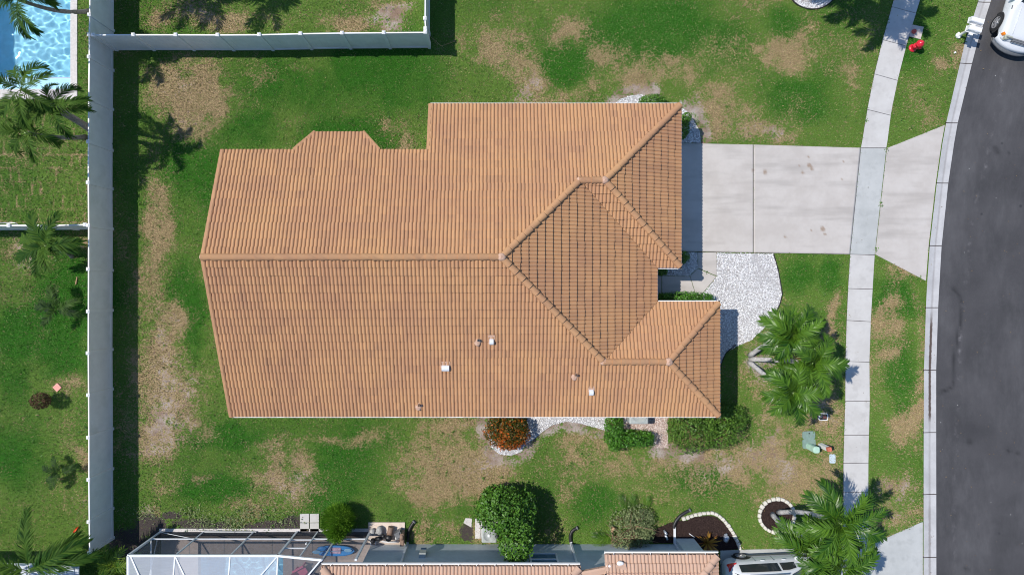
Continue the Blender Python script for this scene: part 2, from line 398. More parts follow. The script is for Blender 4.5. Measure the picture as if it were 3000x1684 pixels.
def polydist(x, y, pts):
    d = np.full(x.shape, 1e9)
    for (ax, ay), (bx, by) in zip(pts[:-1], pts[1:]):
        L = (bx - ax) ** 2 + (by - ay) ** 2 + 1e-9
        t = np.clip(((x - ax) * (bx - ax) + (y - ay) * (by - ay)) / L, 0, 1)
        d = np.minimum(d, np.hypot(x - ax - t * (bx - ax), y - ay - t * (by - ay)))
    return d

# ------------------------------------------------------------------ layout (photo pixels at ground level)
KL = [(2898, -100), (2865.7, 0), (2825, 125), (2810.4, 187), (2769.7, 361), (2758.7, 421), (2742, 540), (2721.6, 720), (2713.3, 842), (2710.6, 901), (2704.7, 1084), (2704, 1263), (2703.6, 1684), (2704, 1800)]
KR = [(2936, -100), (2903.6, 0), (2863, 125), (2846.8, 187), (2805, 361), (2794.4, 421), (2777, 540), (2758, 720), (2751, 842), (2747.8, 901), (2742, 1084), (2742, 1263), (2742.6, 1684), (2743, 1800)]
SL = [(2645, -100), (2618, 0), (2584.8, 120), (2558.6, 230), (2539, 330), (2524.5, 421), (2522, 434), (2490.5, 745), (2484.5, 842), (2480, 940), (2476.5, 1060), (2476, 1174), (2472.8, 1270), (2470.7, 1356), (2470, 1800)]
SR = [(2725, -100), (2694.5, 0), (2658, 120), (2630, 230), (2609.5, 330), (2598, 421), (2595.5, 434), (2561.5, 745), (2555.7, 842), (2550, 940), (2546, 1060), (2547, 1174), (2544.8, 1270), (2543, 1356), (2542, 1800)]
def lerp(P, y): return float(np.interp(y, [p[1] for p in P], [p[0] for p in P]))
driveA = [(1985, 420), (2206.4, 424.3), (2206.4, 740), (1985, 736)]
driveB = [(2207.8, 424.4), (2520.7, 433.6), (2489.2, 744.6), (2207.8, 740.2)]
apron = [(2598, 434.5), (2634, 420.5), (2767, 367), (2757, 421), (2740, 540), (2719.6, 720), (2711.5, 822.5), (2563.5, 745.5)]
sapron = [(2702.5, 1527), (2625, 1561), (2550, 1596), (2543.5, 1601), (2543.5, 1800), (2702.5, 1800)]
sdrive = [(2110, 1611), (2164, 1609), (2290, 1606), (2468.5, 1600), (2468.5, 1800), (2110, 1800)]
walk = [[(2044.5, 740), (2098.5, 740), (2098.5, 808), (2045, 785)], [(2098, 810), (2056, 861), (2038, 861), (2022, 808), (2044.3, 787)], [(2036.5, 861), (1939.5, 861), (1939.5, 808.5), (2020.5, 808.5)], [(1937.5, 861), (1890, 861), (1890, 808.5), (1937.5, 808.5)]]
gravelE = [(2099.5, 741), (2266, 743.5), (2279, 788), (2289, 842), (2291, 860), (2286, 885), (2271, 920), (2235, 965), (2201, 996), (2154, 1016), (2126, 1034), (2114, 1062), (2108, 1084), (2060, 1084), (2060, 885), (2058, 862), (2099, 811)]
gravelN = [(1985, 738), (2043.5, 739), (2043.5, 786), (2020, 807.5), (1890, 807.5), (1890, 770), (1985, 770)]
gravelC = [(1792, 330), (1800, 309), (1816, 291), (1850, 280), (1880, 277), (1898, 284), (1950, 306), (1996, 316), (2012, 326), (2030, 350), (2050, 384), (2053, 419), (1985, 419), (1985, 340)]
gravelS = [(1545, 1200), (1777, 1200), (1777, 1262), (1745, 1252), (1700, 1240), (1660, 1234), (1620, 1243), (1592, 1262), (1565, 1285), (1540, 1300)]
gravelR = [(1428, 1268), (1450, 1290), (1500, 1306), (1540, 1300), (1528, 1322), (1498, 1334), (1465, 1330), (1440, 1312)]
gravelP = [(1826, 1200), (1956, 1200), (1956, 1300), (1960, 1312), (1916, 1310), (1908, 1262), (1826, 1256)]
gravelT = [(2380 + 72 * math.cos(a), -36 + 63 * math.sin(a)) for a in np.linspace(0, 2 * math.pi, 25)[:-1]]
mulchA = [(1915, 1590), (1900, 1560), (1926, 1545), (1960, 1530), (1985, 1524), (2030, 1514), (2075, 1509), (2097, 1512), (2113, 1524), (2128, 1540), (2144, 1562), (2157, 1586), (2166, 1606), (2110, 1612), (2030, 1612), (2030, 1590)]
mulchB = [(2275 + 49 * math.cos(a), 1509 + 47 * math.sin(a)) for a in np.linspace(0, 2 * math.pi, 29)[:-1]]
POOL = (-26.5, -19.44, 9.2, 17.2); POOL2 = (-13.48, -9.7, -19.0, -12.2)
swquad = [(lerp(SL, y), y) for y in range(-100, 1801, 50)] + [(lerp(SR, y), y) for y in range(1800, -101, -50)]
rdquad = [(lerp(KL, y), y) for y in range(-300, 2001, 50)] + [(3600, 2000), (3600, -300)]
EXC = [WP(p) for p in (driveA, driveB, apron, sapron, sdrive, *walk, gravelE, gravelN, gravelC, gravelS, gravelR, gravelP, gravelT, mulchA, mulchB, swquad, rdquad)]
EXC += [[(-10.4, -4.6), (8.6, -4.6), (8.6, -.7), (6.6, -.7), (6.6, 1.1), (7.2, 1.1), (7.2, 7.2), (-2.6, 7.2), (-2.6, 5.5), (-10.4, 5.5)],
        [(-26.8, 8.73), (-19.14, 8.73), (-19.14, 18), (-26.8, 18)], [(-15.35, -11.15), (-5.6, -11.15), (-5.6, -11.62), (9.1, -11.62), (9.1, -20), (-15.35, -20)],
        WP([(1080, 1527), (1187, 1527), (1187, 1600), (1080, 1600)]), WP([(878, 1501), (937, 1501), (937, 1557), (878, 1557)]),
        WP([(2664, 73), (2706, 80), (2697, 117), (2655, 108)])]

# lawn wear: (px, py, rx, ry, dry, dirt)
WEAR = [(535, 250, 120, 90, .95, .35), (620, 290, 80, 70, .6, .1), (560, 365, 70, 60, .7, .35), (450, 600, 50, 110, .55, 0), (465, 700, 50, 80, .75, .05), (440, 800, 40, 80, .6, .05),
        (480, 940, 75, 55, .85, .4), (470, 1040, 70, 90, .95, .45), (540, 1130, 75, 80, .85, .6), (470, 1180, 60, 90, .9, .4), (500, 1250, 110, 60, .85, .6), (470, 1310, 60, 40, .6, .5),
        (845, 1400, 110, 90, .9, .55), (800, 1290, 90, 30, .65, .3), (980, 1288, 90, 18, .6, .2), (1070, 1270, 60, 30, .5, .1), (590, 1405, 30, 20, .6, .4), (700, 1480, 80, 30, .3, 0), (470, 1400, 60, 30, .35, 0),
        (1270, 1385, 150, 75, .9, .15), (1400, 1390, 130, 70, .95, .4), (1470, 1345, 80, 40, .6, .9), (1330, 1280, 80, 40, .55, .2), (1290, 1440, 90, 60, .5, .0), (1370, 1250, 50, 30, .4, .3), (1425, 1260, 22, 60, .3, 1.0),
        (1690, 1300, 130, 55, .75, .12), (1720, 1370, 150, 45, .6, .0), (1960, 1360, 180, 45, .85, .4), (2100, 1350, 120, 70, .8, .45), (2240, 1330, 110, 90, .85, .45), (2260, 1420, 90, 60, .7, .2), (2350, 1390, 90, 60, .8, .35), (2000, 1430, 120, 40, .45, 0),
        (1660, 1243, 60, 16, .2, 1.0), (2215, 1055, 62, 70, .5, 1.1), (2235, 1180, 50, 90, .45, .4), (2445, 900, 22, 70, .8, .35), (2430, 1010, 30, 90, .75, .45), (2400, 1200, 70, 60, .8, .6), (2310, 1270, 80, 40, .75, .3), (2430, 1290, 40, 80, .5, .1),
        (1510, 190, 85, 65, 1.0, .25), (1545, 255, 55, 60, .85, .6), (1520, 290, 60, 30, .7, .5), (1450, 120, 80, 50, .45, 0), (1680, 85, 70, 40, .7, 0), (1745, 165, 40, 30, .8, .2), (1870, 215, 70, 50, .7, .25), (1950, 175, 60, 25, .6, .05), (1680, 290, 70, 30, .55, .2),
        (1890, 280, 40, 14, .3, .9), (2030, 310, 25, 40, .3, 1.0), (2090, 300, 70, 40, .75, .1), (2170, 370, 130, 60, .8, .35), (2260, 400, 70, 40, .75, .6), (2340, 320, 70, 60, .35, 0), (2290, 150, 100, 60, .75, .05), (2340, 180, 50, 40, .7, .15),
        (2495, 230, 35, 60, .8, .15), (2600, 200, 60, 60, .2, 0), (2740, 190, 50, 40, .6, .05), (2670, 290, 60, 50, .5, .05), (2810, 130, 20, 60, .6, .2), (2560, 150, 30, 60, .2, 0), (2710, 350, 60, 50, .5, 0),
        (2640, 790, 70, 35, .7, .15), (2610, 900, 40, 80, .6, .05), (2600, 1000, 35, 70, .6, .08), (2690, 980, 22, 130, .65, .05), (2690, 1180, 28, 150, .8, .1), (2650, 1260, 70, 60, .7, .15), (2620, 1420, 70, 60, .8, .55), (2650, 1510, 70, 60, .75, .45), (2590, 1550, 40, 40, .4, .1),
        (560, 40, 90, 50, .75, .5), (640, 75, 80, 30, .75, .35), (1060, 75, 100, 40, .8, .15), (1150, 55, 70, 60, .6, .9), (1190, 15, 60, 20, .5, 1.0), (840, 60, 90, 40, .3, 0), (480, 70, 60, 30, .65, .3), (900, 190, 60, 20, .35, 0), (780, 220, 60, 30, .5, 0),
        (60, 720, 65, 50, .7, .9), (90, 770, 60, 40, .5, .4), (235, 720, 30, 30, .5, .8), (210, 1480, 35, 60, .6, .35), (240, 1330, 20, 40, .4, .3), (200, 1120, 60, 40, .35, 0), (70, 1240, 60, 40, .3, 0), (60, 450, 70, 30, .3, .1), (90, 870, 80, 60, .3, .1),
        (1200, 420, 40, 60, .5, .15), (1130, 380, 60, 30, .4, .1), (1400, 1560, 80, 40, .5, .2), (1625, 1560, 50, 45, .8, .2), (1240, 1560, 60, 40, .6, .3), (1310, 1540, 50, 20, .4, .4), (2040, 440, 300, 8, .3, 0), (430, 1500, 45, 40, .6, .7)]
WEAR += [(1850, 1400, 420, 120, .32, .05), (1200, 1340, 200, 110, .3, .05), (1950, 210, 280, 110, .28, .03), (1480, 110, 180, 90, .35, 0),  (2620, 1000, 60, 260, .2, 0), (440, 1050, 90, 320, .4, .1)]
SAND = [[(1420, 1215), (1418, 1268), (1434, 1320), (1468, 1345), (1505, 1348), (1545, 1325)], [(1548, 1300), (1592, 1268), (1620, 1252), (1660, 1243), (1700, 1248), (1745, 1262), (1777, 1270)], [(1786, 322), (1812, 283), (1850, 271), (1910, 262), (1918, 280)], [(2010, 308), (2035, 330), (2058, 372), (2062, 415)], [(1920, 1318), (1960, 1318), (2050, 1338)]]
LUSH = [(60, 1330, 90, 110), (180, 1030, 90, 70), (60, 960, 80, 80), (2400, 690, 120, 60), (610, 480, 120, 110), (900, 260, 150, 90), (1130, 230, 220, 110), (560, 930, 50, 140), (640, 1270, 120, 40), (1030, 1350, 90, 120), (1000, 1440, 100, 60), (1900, 90, 250, 110), (1660, 190, 70, 70), (2330, 290, 110, 80), (2340, 800, 60, 60), (2420, 800, 40, 50), (2620, 1080, 50, 130), (2620, 880, 60, 60), (2660, 140, 60, 80), (1000, 420, 140, 60), (720, 400, 80, 60), (640, 1430, 120, 50), (200, 900, 150, 130), (40, 1100, 50, 110), (1740, 1480, 90, 60), (2050, 1400, 90, 50), (2300, 90, 60, 60)]
SOILP = [(440, 1535, 50, 35), (380, 1590, 60, 60), (560, 1535, 60, 22), (780, 1540, 80, 22), (860, 1535, 30, 30), (1370, 1562, 25, 30), (640, 1540, 40, 14), (500, 1505, 30, 16)]
def lawn_fields(x, y):
    px = CX + x * F / H; py = CY - y * F / H
    wx = (fbm(x, y, 1.6, 3) - .5) * 90; wy = (fbm(x, y, 1.6, 9) - .5) * 90
    dry = np.zeros(x.shape); dirt = np.zeros(x.shape); lush = np.zeros(x.shape); soil = np.zeros(x.shape)
    for a, b, rx, ry, d, e in WEAR:
        q = np.hypot((px + wx - a) / (rx * 1.35), (py + wy - b) / (ry * 1.35)); k = sst(1.15, .05, q)
        dry = 1 - (1 - dry) * (1 - d * k); dirt = 1 - (1 - dirt) * (1 - np.minimum(e, 1) * k)
    for a, b, rx, ry in LUSH:
        q = np.hypot((px + wx - a) / (rx * 1.3), (py + wy - b) / (ry * 1.3)); lush = np.maximum(lush, sst(1.15, .3, q))
    for a, b, rx, ry in SOILP:
        q = np.hypot((px + wx * .5 - a) / (rx * 1.2), (py + wy * .5 - b) / (ry * 1.2)); soil = np.maximum(soil, sst(1.1, .5, q))
    for pl_ in SAND:
        d_ = polydist(x, y, WP(pl_)) + .25 * (fbm(x, y, .6, 19) - .5); dirt = np.maximum(dirt, 1.0 * sst(.62, .12, d_))
    base = fbm(x, y, 3.0, 40) ; fine = fbm(x, y, .5, 71)
    mid = sst(.3, .7, fbm(x, y, 1.1, 133)); fin2 = fbm(x, y, .22, 171, 3)
    dry = dry * (.60 + .44 * mid) + (.06 + .20 * sst(.42, .7, base) + .16 * mid) * (1 - .75 * lush)
    dry = dry + (.12 + .9 * np.minimum(dry, 1 - dry * .6)) * ((fine - .5) * 1.5 + (fin2 - .5) * .9)
    dirt = dirt * (.48 + .75 * fbm(x, y, .8, 55) + .9 * (fin2 - .5) + .6 * (fine - .5))
    lush = np.clip(lush * .85 + .45 * sst(.42, .66, fbm(x, y, 2.2, 90)) + .7 * (fine - .5) + .3 * (fin2 - .5), 0, 1)
    # sod seams in the yard west of the fence
    sod = (x < -17.6) & (y > 3.0) & (y < 8.7)
    gx = np.abs(((x + .15 * np.floor(y / .62)) / .42) % 1 - .5); gy = np.abs((y / .62) % 1 - .5)
    seam = np.maximum(sst(.40, .5, gx), sst(.43, .5, gy)) * (.35 + .9 * fbm(x, y, .7, 23))
    dry = np.where(sod, np.maximum(dry, .85 * seam + .35 * sst(.5, .7, fbm(x, y, .35, 5))), dry)
    return np.clip(dry, 0, 1), np.clip(dirt, 0, 1), lush, soil

# ------------------------------------------------------------------ ground sheet
def lines(a, b, st, extra): return np.unique(np.round(np.concatenate([np.arange(a, b + 1e-6, st), [-320, -160, -80, -45, 45, 80, 160, 320], extra]), 4))
gx_ = lines(-26, 26, .1, [POOL[0], POOL[1], POOL2[0], POOL2[1]]); gy_ = lines(-15, 15, .1, [POOL[2], POOL[3], POOL2[2], POOL2[3]])
X, Y = np.meshgrid(gx_, gy_); nx = len(gx_); ny = len(gy_)
fd = lawn_fields(X.ravel(), Y.ravel())
ii, jj = np.meshgrid(np.arange(nx - 1), np.arange(ny - 1)); ii = ii.ravel(); jj = jj.ravel()
cx = (gx_[ii] + gx_[ii + 1]) / 2; cy = (gy_[jj] + gy_[jj + 1]) / 2
keep = np.ones(len(ii), bool)
for a, b, c, d in (POOL, POOL2): keep &= ~((cx > a) & (cx < b) & (cy > c) & (cy < d))
ii = ii[keep]; jj = jj[keep]
fq = np.stack([jj * nx + ii, jj * nx + ii + 1, (jj + 1) * nx + ii + 1, (jj + 1) * nx + ii], 1)
me = np_mesh('ground', np.stack([X.ravel(), Y.ravel(), np.zeros(X.size)], 1), fq, dict(dry=fd[0], dirt=fd[1], lush=fd[2], soil=fd[3]))
tag(link('ground', me, M_ground), kind='structure')

# grass blades (uncountable): one object
rg = np.random.default_rng(5)
nb = 820000
bx = rg.uniform(-24.5, 24.5, nb); by = rg.uniform(-14, 14.2, nb)
ok = np.ones(nb, bool)
for p in EXC: ok &= ~inpoly(bx, by, p)
bx = bx[ok]; by = by[ok]
d0, d1, l0, s0 = lawn_fields(bx, by)
ok = rg.random(len(bx)) > np.clip(1.25 * sst(.3, .75, d1) + sst(.3, .6, s0), 0, .95)
bx = bx[ok]; by = by[ok]; d0 = d0[ok]; l0 = l0[ok]
n_ = len(bx); az = rg.uniform(0, 2 * math.pi, n_); ln = rg.uniform(.04, .105, n_); w = rg.uniform(.008, .021, n_); lean = rg.uniform(.3, 1.15, n_)
c, s = np.cos(az), np.sin(az)
tipx = bx + c * ln * np.sin(lean); tipy = by + s * ln * np.sin(lean); tipz = ln * np.cos(lean)
v = np.empty((n_, 3, 3)); v[:, 0] = np.stack([bx - s * w, by + c * w, np.full(n_, .001)], 1); v[:, 1] = np.stack([bx + s * w, by - c * w, np.full(n_, .001)], 1); v[:, 2] = np.stack([tipx, tipy, tipz], 1)
dryb = (sst(.15, .9, d0 + rg.normal(0, .2, n_)) > rg.random(n_)).astype(float) * rg.uniform(.7, 1, n_)
me = np_mesh('grass', v.reshape(-1, 3), np.arange(3 * n_).reshape(-1, 3), dict(dry=np.repeat(dryb, 3), lush=np.repeat(np.clip(l0 + rg.normal(0, .15, n_), 0, 1), 3), tint=np.repeat(rg.random(n_) ** 2, 3)))
tag(link('grass', me, M_blade), 'short patchy lawn grass', kind='stuff')

# ------------------------------------------------------------------ road, kerb, sidewalk, driveways
def strip_grid(name, P0, P1, ys, nu, zf, mat, attrs=None, z=0):
    vs = []; uv = []; L = 0
    pts = []
    for y in ys:
        a = np.array(W(lerp(P0, y) if P0 else 0, y)); b = np.array(W(lerp(P1, y) if P1 else 3700, y))
        pts.append((a, b))
    for k, (a, b) in enumerate(pts):
        if k: L += np.linalg.norm(a - pts[k - 1][0])
        for i in range(nu + 1):
            t = i / nu; q = a + (b - a) * t; vs.append((q[0], q[1], zf(t))); uv.append((t if P1 else t * 14, L))
    f = [(k * (nu + 1) + i, (k + 1) * (nu + 1) + i, (k + 1) * (nu + 1) + i + 1, k * (nu + 1) + i + 1) for k in range(len(ys) - 1) for i in range(nu)]
    return vs, f, uv
def set_uv(me, uv):
    u = me.uv_layers.new(name='UVMap'); idx = np.empty(len(me.loops), np.int32); me.loops.foreach_get('vertex_index', idx)
    u.data.foreach_set('uv', np.asarray(uv, np.float32)[idx].ravel())
ys = np.arange(-600, 2400, 8.0)
vs, f, uv = strip_grid('road', KR, [(3420, 0), (3420, 1)], ys, 80, lambda t: .006, M_road)
va = np.array(vs)
crack = WP([(2790, 842), (2812, 868), (2818, 900), (2814, 940), (2800, 1015), (2794, 1060), (2796, 1110), (2788, 1135), (2755, 1150)])
dd = polydist(va[:, 0], va[:, 1], crack); st = np.exp(-(dd / .07) ** 2) * (.35 + .8 * fbm(va[:, 0], va[:, 1], .5, 2))
for a, b, r in ((2915, 435, .12), (2922, 445, .1), (2955, 450, .07), (2840, 1294, .14), (2955, 1320, .1), (2982, 1326, .1), (2830, 1665, .12)):
    q = W(a, b); st = np.maximum(st, .8 * np.exp(-(np.hypot(va[:, 0] - q[0], va[:, 1] - q[1]) / r) ** 2))
chalk = np.exp(-(polydist(va[:, 0], va[:, 1], WP([(2940, 200), (2890, 480), (2850, 640), (2835, 800), (2822, 860), (2812, 1000), (2806, 1200), (2798, 1400), (2795, 1684)])) / .06) ** 2)
me = np_mesh('road', vs, f, dict(stain=np.clip(st, 0, 1), chalk=chalk)); set_uv(me, uv)
tag(link('road', me, M_road), kind='structure')
kv = []; kf = []; kuv = []; kst = []
jn = [-600, -350, -172, 8, 187, 361, 537, 720, 901, 1084, 1266, 1447, 1631, 1815, 2100, 2400]
for a, b in zip(jn[:-1], jn[1:]):
    ys = np.concatenate([[a + 1.1], np.arange(a + 8, b - 4, 8), [b - 1.1]])
    v_, f_, u_ = strip_grid('kerb', KL, KR, ys, 10, lambda t: .055 - .043 * min(1, t / .5) + .006 * max(0, (t - .5)), M_kerb)
    o = len(kv); kv += v_; kf += [tuple(i + o for i in q) for q in f_]; kuv += u_
    kst += [float(sst(905, 960, y) * sst(1240, 1215, y)) + .25 * float(sst(1447, 1500, y)) for y in ys for _ in range(11)]
me = np_mesh('kerb', kv, kf, dict(stain=kst)); set_uv(me, kuv)
tag(link('kerb', me, M_kerb), kind='structure')
jb = MB()
for P0, P1, zz in ((KL, KR, .004), ):
    for k in range(len(jn) - 1): jb.prism(WP([(lerp(KL, jn[k]), jn[k] - 3), (lerp(KR, jn[k]), jn[k] - 3), (lerp(KR, jn[k]), jn[k] + 3), (lerp(KL, jn[k]), jn[k] + 3)]), .001, .004)
sj = [(-80, -60), (21, 40), (118, 136), (218, 237), (322, 339), (434, 434), (745, 747), (845, 847), (938, 942), (1058, 1060), (1174, 1174), (1274, 1274), (1356, 1355), (1440, 1440), (1530, 1530), (1600, 1600), (1690, 1690), (1800, 1800)]
sw = MB(); cr = MB()
for (a, b), (c, d) in zip(sj[:-1], sj[1:]):
    pl = [(lerp(SL, a), a + .7), (lerp(SR, b), b + .7)] + [(lerp(SR, q), q) for q in np.linspace(b, d, 5)[1:-1]] + [(lerp(SR, d), d - .7), (lerp(SL, c), c - .7)] + [(lerp(SL, q), q) for q in np.linspace(c, a, 5)[1:-1]]
    (cr if a == 434 else sw).prism(WP(pl), -.02, .030)
struct('sidewalk', sw, M_walk); struct('sidewalk_crossing', cr, M_cross)
# dark earth showing in the slab joints
jp = MB(); jp.prism(WP([(lerp(SL, y) - .5, y) for y in range(-90, 1801, 45)] + [(lerp(SR, y) + .5, y) for y in range(1800, -91, -45)]), .001, .009)
jp.prism(WP([(1990, 421), (2521, 433), (2489, 745.5), (1990, 738)]), .001, .007)
struct('joint_earth', jp, M_mulch); struct('kerb_joint_earth', jb, M_mulch)
def slab_grid(name, quads, mat, z, rust=()):
    vs = []; fs = []; ru = []
    for q in quads:
        q = [np.array(W(*p)) for p in q]; nu, nv = 60, 60; o = len(vs)
        for j in range(nv + 1):
            for i in range(nu + 1):
                s, t = i / nu, j / nv
                p = (q[0] * (1 - s) + q[1] * s) * (1 - t) + (q[3] * (1 - s) + q[2] * s) * t
                vs.append((p[0], p[1], z))
        fs += [(o + j * (nu + 1) + i, o + (j + 1) * (nu + 1) + i, o + (j + 1) * (nu + 1) + i + 1, o + j * (nu + 1) + i + 1) for j in range(nv) for i in range(nu)]
        r_ = [o + i for i in range(nu + 1)] + [o + j * (nu + 1) + nu for j in range(1, nv + 1)] + [o + nv * (nu + 1) + i for i in range(nu - 1, -1, -1)] + [o + j * (nu + 1) for j in range(nv - 1, 0, -1)]
        o2 = len(vs); vs += [(vs[i][0], vs[i][1], -.02) for i in r_]
        fs += [(r_[i], r_[(i + 1) % len(r_)], o2 + (i + 1) % len(r_), o2 + i) for i in range(len(r_))]
    a = np.array(vs); r = np.zeros(len(vs))
    for px, py, rr in rust:
        c = W(px, py); d = np.hypot(a[:, 0] - c[0], a[:, 1] - c[1]) / (rr * (.6 + .8 * fbm(a[:, 0], a[:, 1], .12, 6))); r = np.maximum(r, sst(1.1, .5, d))
    tag(link(name, np_mesh(name, vs, fs, dict(rust=r)), mat), kind='structure')
slab_grid('driveway', [driveA, driveB], M_drive, .027, [(2371, 486, .13), (2378, 495, .08), (2339, 486, .05), (2350, 506, .09), (2368, 460, .08), (2410, 671, .13), (2416, 686, .07), (2377, 676, .05), (2300, 693, .07), (2240, 505, .12), (2205, 500, .07), (2465, 524, .05), (2472, 475, .05)])
ap = MB(); ap.prism(WP(apron), -.02, .026); struct('driveway_apron', ap, M_drive)
ap = MB(); ap.prism(WP(sapron), -.02, .026); ap.prism(WP(sdrive), -.02, .024); struct('south_driveway', ap, M_cross)
wk = MB()
for q in walk: wk.prism(WP(q), -.02, .028)
struct('front_walk', wk, M_drive)

# ------------------------------------------------------------------ gravel and mulch beds
def sheet(name, polys, mat, z):
    b = MB()
    for p in polys: b.prism(WP(p), .001, z)
    return struct(name, b, mat)
sheet('gravel_bed', [gravelE, gravelN, gravelC, gravelS, gravelR, gravelT], M_gbase, .012)
sheet('pink_gravel_bed', [gravelP], M_pinkbase, .012)
sheet('mulch_bed', [mulchA, mulchB], M_mulch, .014)
def scatter_poly(polys, dens, rg):
    xs = []; ys = []
    for p in polys:
        p = WP(p); a = np.array(p); lo = a.min(0); hi = a.max(0); n = int(dens * (hi - lo).prod())
        x = rg.uniform(lo[0], hi[0], n); y = rg.uniform(lo[1], hi[1], n); k = inpoly(x, y, p); xs.append(x[k]); ys.append(y[k])
    return np.concatenate(xs), np.concatenate(ys)
OCT = np.array([(1, 0, 0), (0, 1, 0), (-1, 0, 0), (0, -1, 0), (0, 0, 1), (0, 0, -1)], float)
OCF = np.array([(0, 1, 4), (1, 2, 4), (2, 3, 4), (3, 0, 4), (1, 0, 5), (2, 1, 5), (3, 2, 5), (0, 3, 5)])
def pebbles(name, polys, dens, mat, z, label, bare=True):
    x, y = scatter_poly(polys, dens, rg)
    if bare:
        k = rg.random(len(x)) > .85 * sst(.52, .72, fbm(x, y, .7, 31)); x = x[k]; y = y[k]
    n = len(x); a = rg.uniform(0, 6.28, n); r = rg.uniform(.014, .036, n); e = rg.uniform(.6, 1.3, n)
    o = OCT[None] * np.stack([r, r * e, r * .7], 1)[:, None]
    c, s = np.cos(a)[:, None], np.sin(a)[:, None]
    v = np.stack([o[..., 0] * c - o[..., 1] * s + x[:, None], o[..., 0] * s + o[..., 1] * c + y[:, None], o[..., 2] + z], 2)
    f = OCF[None] + 6 * np.arange(n)[:, None, None]
    tag(link(name, np_mesh(name, v.reshape(-1, 3), f.reshape(-1, 3), dict(tint=np.repeat(rg.random(n) ** .5, 6))), mat), label, kind='stuff')
pebbles('white_gravel', [gravelE, gravelN, gravelC, gravelS, gravelR, gravelT], 620, M_peb, .02, 'white gravel in the planting beds')
pebbles('pink_gravel', [gravelP], 600, M_pebp, .02, 'pinkish gravel beside the hedge', False)
def chips(name, polys, dens, mat, label):
    x, y = scatter_poly(polys, dens, rg); n = len(x); a = rg.uniform(0, 6.28, n); L = rg.uniform(.02, .06, n); w = rg.uniform(.005, .014, n)
    c, s = np.cos(a), np.sin(a); z = rg.uniform(.016, .035, n); dz = rg.uniform(-.012, .012, n)
    v = np.stack([np.stack([x + c * L * p - s * w * q, y + s * L * p + c * w * q, z + dz * p], 1) for p, q in ((-.5, -.5), (.5, -.5), (.5, .5), (-.5, .5))], 1)
    tag(link(name, np_mesh(name, v.reshape(-1, 3), np.arange(4 * n).reshape(-1, 4), dict(tint=np.repeat(rg.random(n) ** 2.5, 4))), mat), label, kind='stuff')
chips('mulch_chips', [mulchA, mulchB], 1500, M_chip, 'dark brown mulch chips')
ed = MB(); pts = [(2266, 743.5), (2279, 788), (2289, 842), (2291.5, 860), (2286, 886), (2271, 921)]
for a, b in zip(pts[:-1], pts[1:]): ed.bar(W3(*a, .02), W3(*b, .02), .03, .07)
single('bed_edging', ed, M_rubber, 'thin black edging strip curving along the front gravel bed', 'garden edging', W3(2289, 842))
ed = MB(); pts = [(2156, 1010), (2140, 1022), (2126, 1034), (2114, 1062), (2108, 1084)]
for a, b in zip(pts[:-1], pts[1:]): ed.bar(W3(*a, .02), W3(*b, .02), .03, .07)
single('bed_edging', ed, M_rubber, 'short black edging strip curving in the shade of the front wing', 'garden edging', W3(2126, 1034))
ed = MB(); pts = [(2380 + 73 * math.cos(a), -36 + 64 * math.sin(a)) for a in np.linspace(0, 2 * math.pi, 33)]
for a, b in zip(pts[:-1], pts[1:]): ed.bar(W3(*a, .02), W3(*b, .02), .04, .08)
single('bed_edging', ed, M_rubber, 'black edging ring around the gravel circle at the top edge', 'garden edging', W3(2380, -36))

# ------------------------------------------------------------------ main house
SLP, ZE = .4167, 2.6
YR, EX = 1.254, 6.80
R1 = (EX - 6.548, YR); R2 = (R1[0] + 3.112, 4.366); R3 = (4.364, 4.366); R4 = (R1[0] + 4.137, -2.883); R5 = (7.003, -2.883)
XW, XS, XG, XF = -11.05, -2.70, 7.80, 9.414
YN, YS, YN2, YGS, YFN = 7.802, -5.294, 5.71, .93, -.472
zr = lambda d: ZE + SLP * d
PROF = [(0, 0), (.06, .30), (.16, .66), (.30, .92), (.45, 1.0), (.60, .93), (.74, .70), (.86, .36), (.94, .10)]
ROLL, EXP_, AMP, LIP = .150, .324, .056, .055
def tile_face(poly, e0, up, ze=ZE, roll=ROLL):
    """S-tile courses over a convex plan polygon; e0: a point on the eave line, up: unit uphill direction."""
    up = np.array(up, float); al = np.array((up[1], -up[0])); e0 = np.array(e0, float)
    P = np.array(poly, float) - e0; U = P @ al; V = P @ up
    u0 = math.floor(U.min() / roll) - 1; u1 = math.ceil(U.max() / roll) + 1
    us = np.array([(k + a) * roll for k in range(u0, u1) for a, _ in PROF]); hs = np.array([h for k in range(u0, u1) for _, h in PROF]) * AMP
    j0 = math.floor(V.min() / EXP_); j1 = math.ceil(V.max() / EXP_)
    vs = []; fs = []; uv = []; m = len(us)
    for j in range(j0, j1):
        o = len(vs)
        tj = np.random.default_rng(j + 1000 + int(abs(ze) * 100)); nt = (m // (2 * len(PROF))) + 2; ti = np.arange(m) // (2 * len(PROF)); dzt = tj.normal(0, .003, nt)[ti]; dvt = np.clip(tj.normal(0, .006, nt), -.014, .014)[ti]; ush = tj.normal(0, .0035)
        rows = [(j * EXP_, -.03, .02), (j * EXP_, LIP, .03), (j * EXP_, LIP, .05), ((j + .5) * EXP_, LIP * .5, .5), ((j + 1) * EXP_ + .004, -.002, .95)]
        for v_, dz, vv in rows:
            q = e0[None] + (us + ush)[:, None] * al[None] + (v_ + dvt * (dz > 0))[:, None] * up[None]
            for i in range(m):
                vs.append((q[i, 0], q[i, 1], ze + SLP * v_ + hs[i] + dz + dzt[i] * (dz > -.01))); uv.append((us[i] / (2 * roll) + .001 + 37 * (j % 2) * .0, j + vv))
        for a, b in ((0, 1), (2, 3), (3, 4)):
            fs += [(o + a * m + i, o + a * m + i + 1, o + b * m + i + 1, o + b * m + i) for i in range(m - 1)]
    return vs, fs, uv
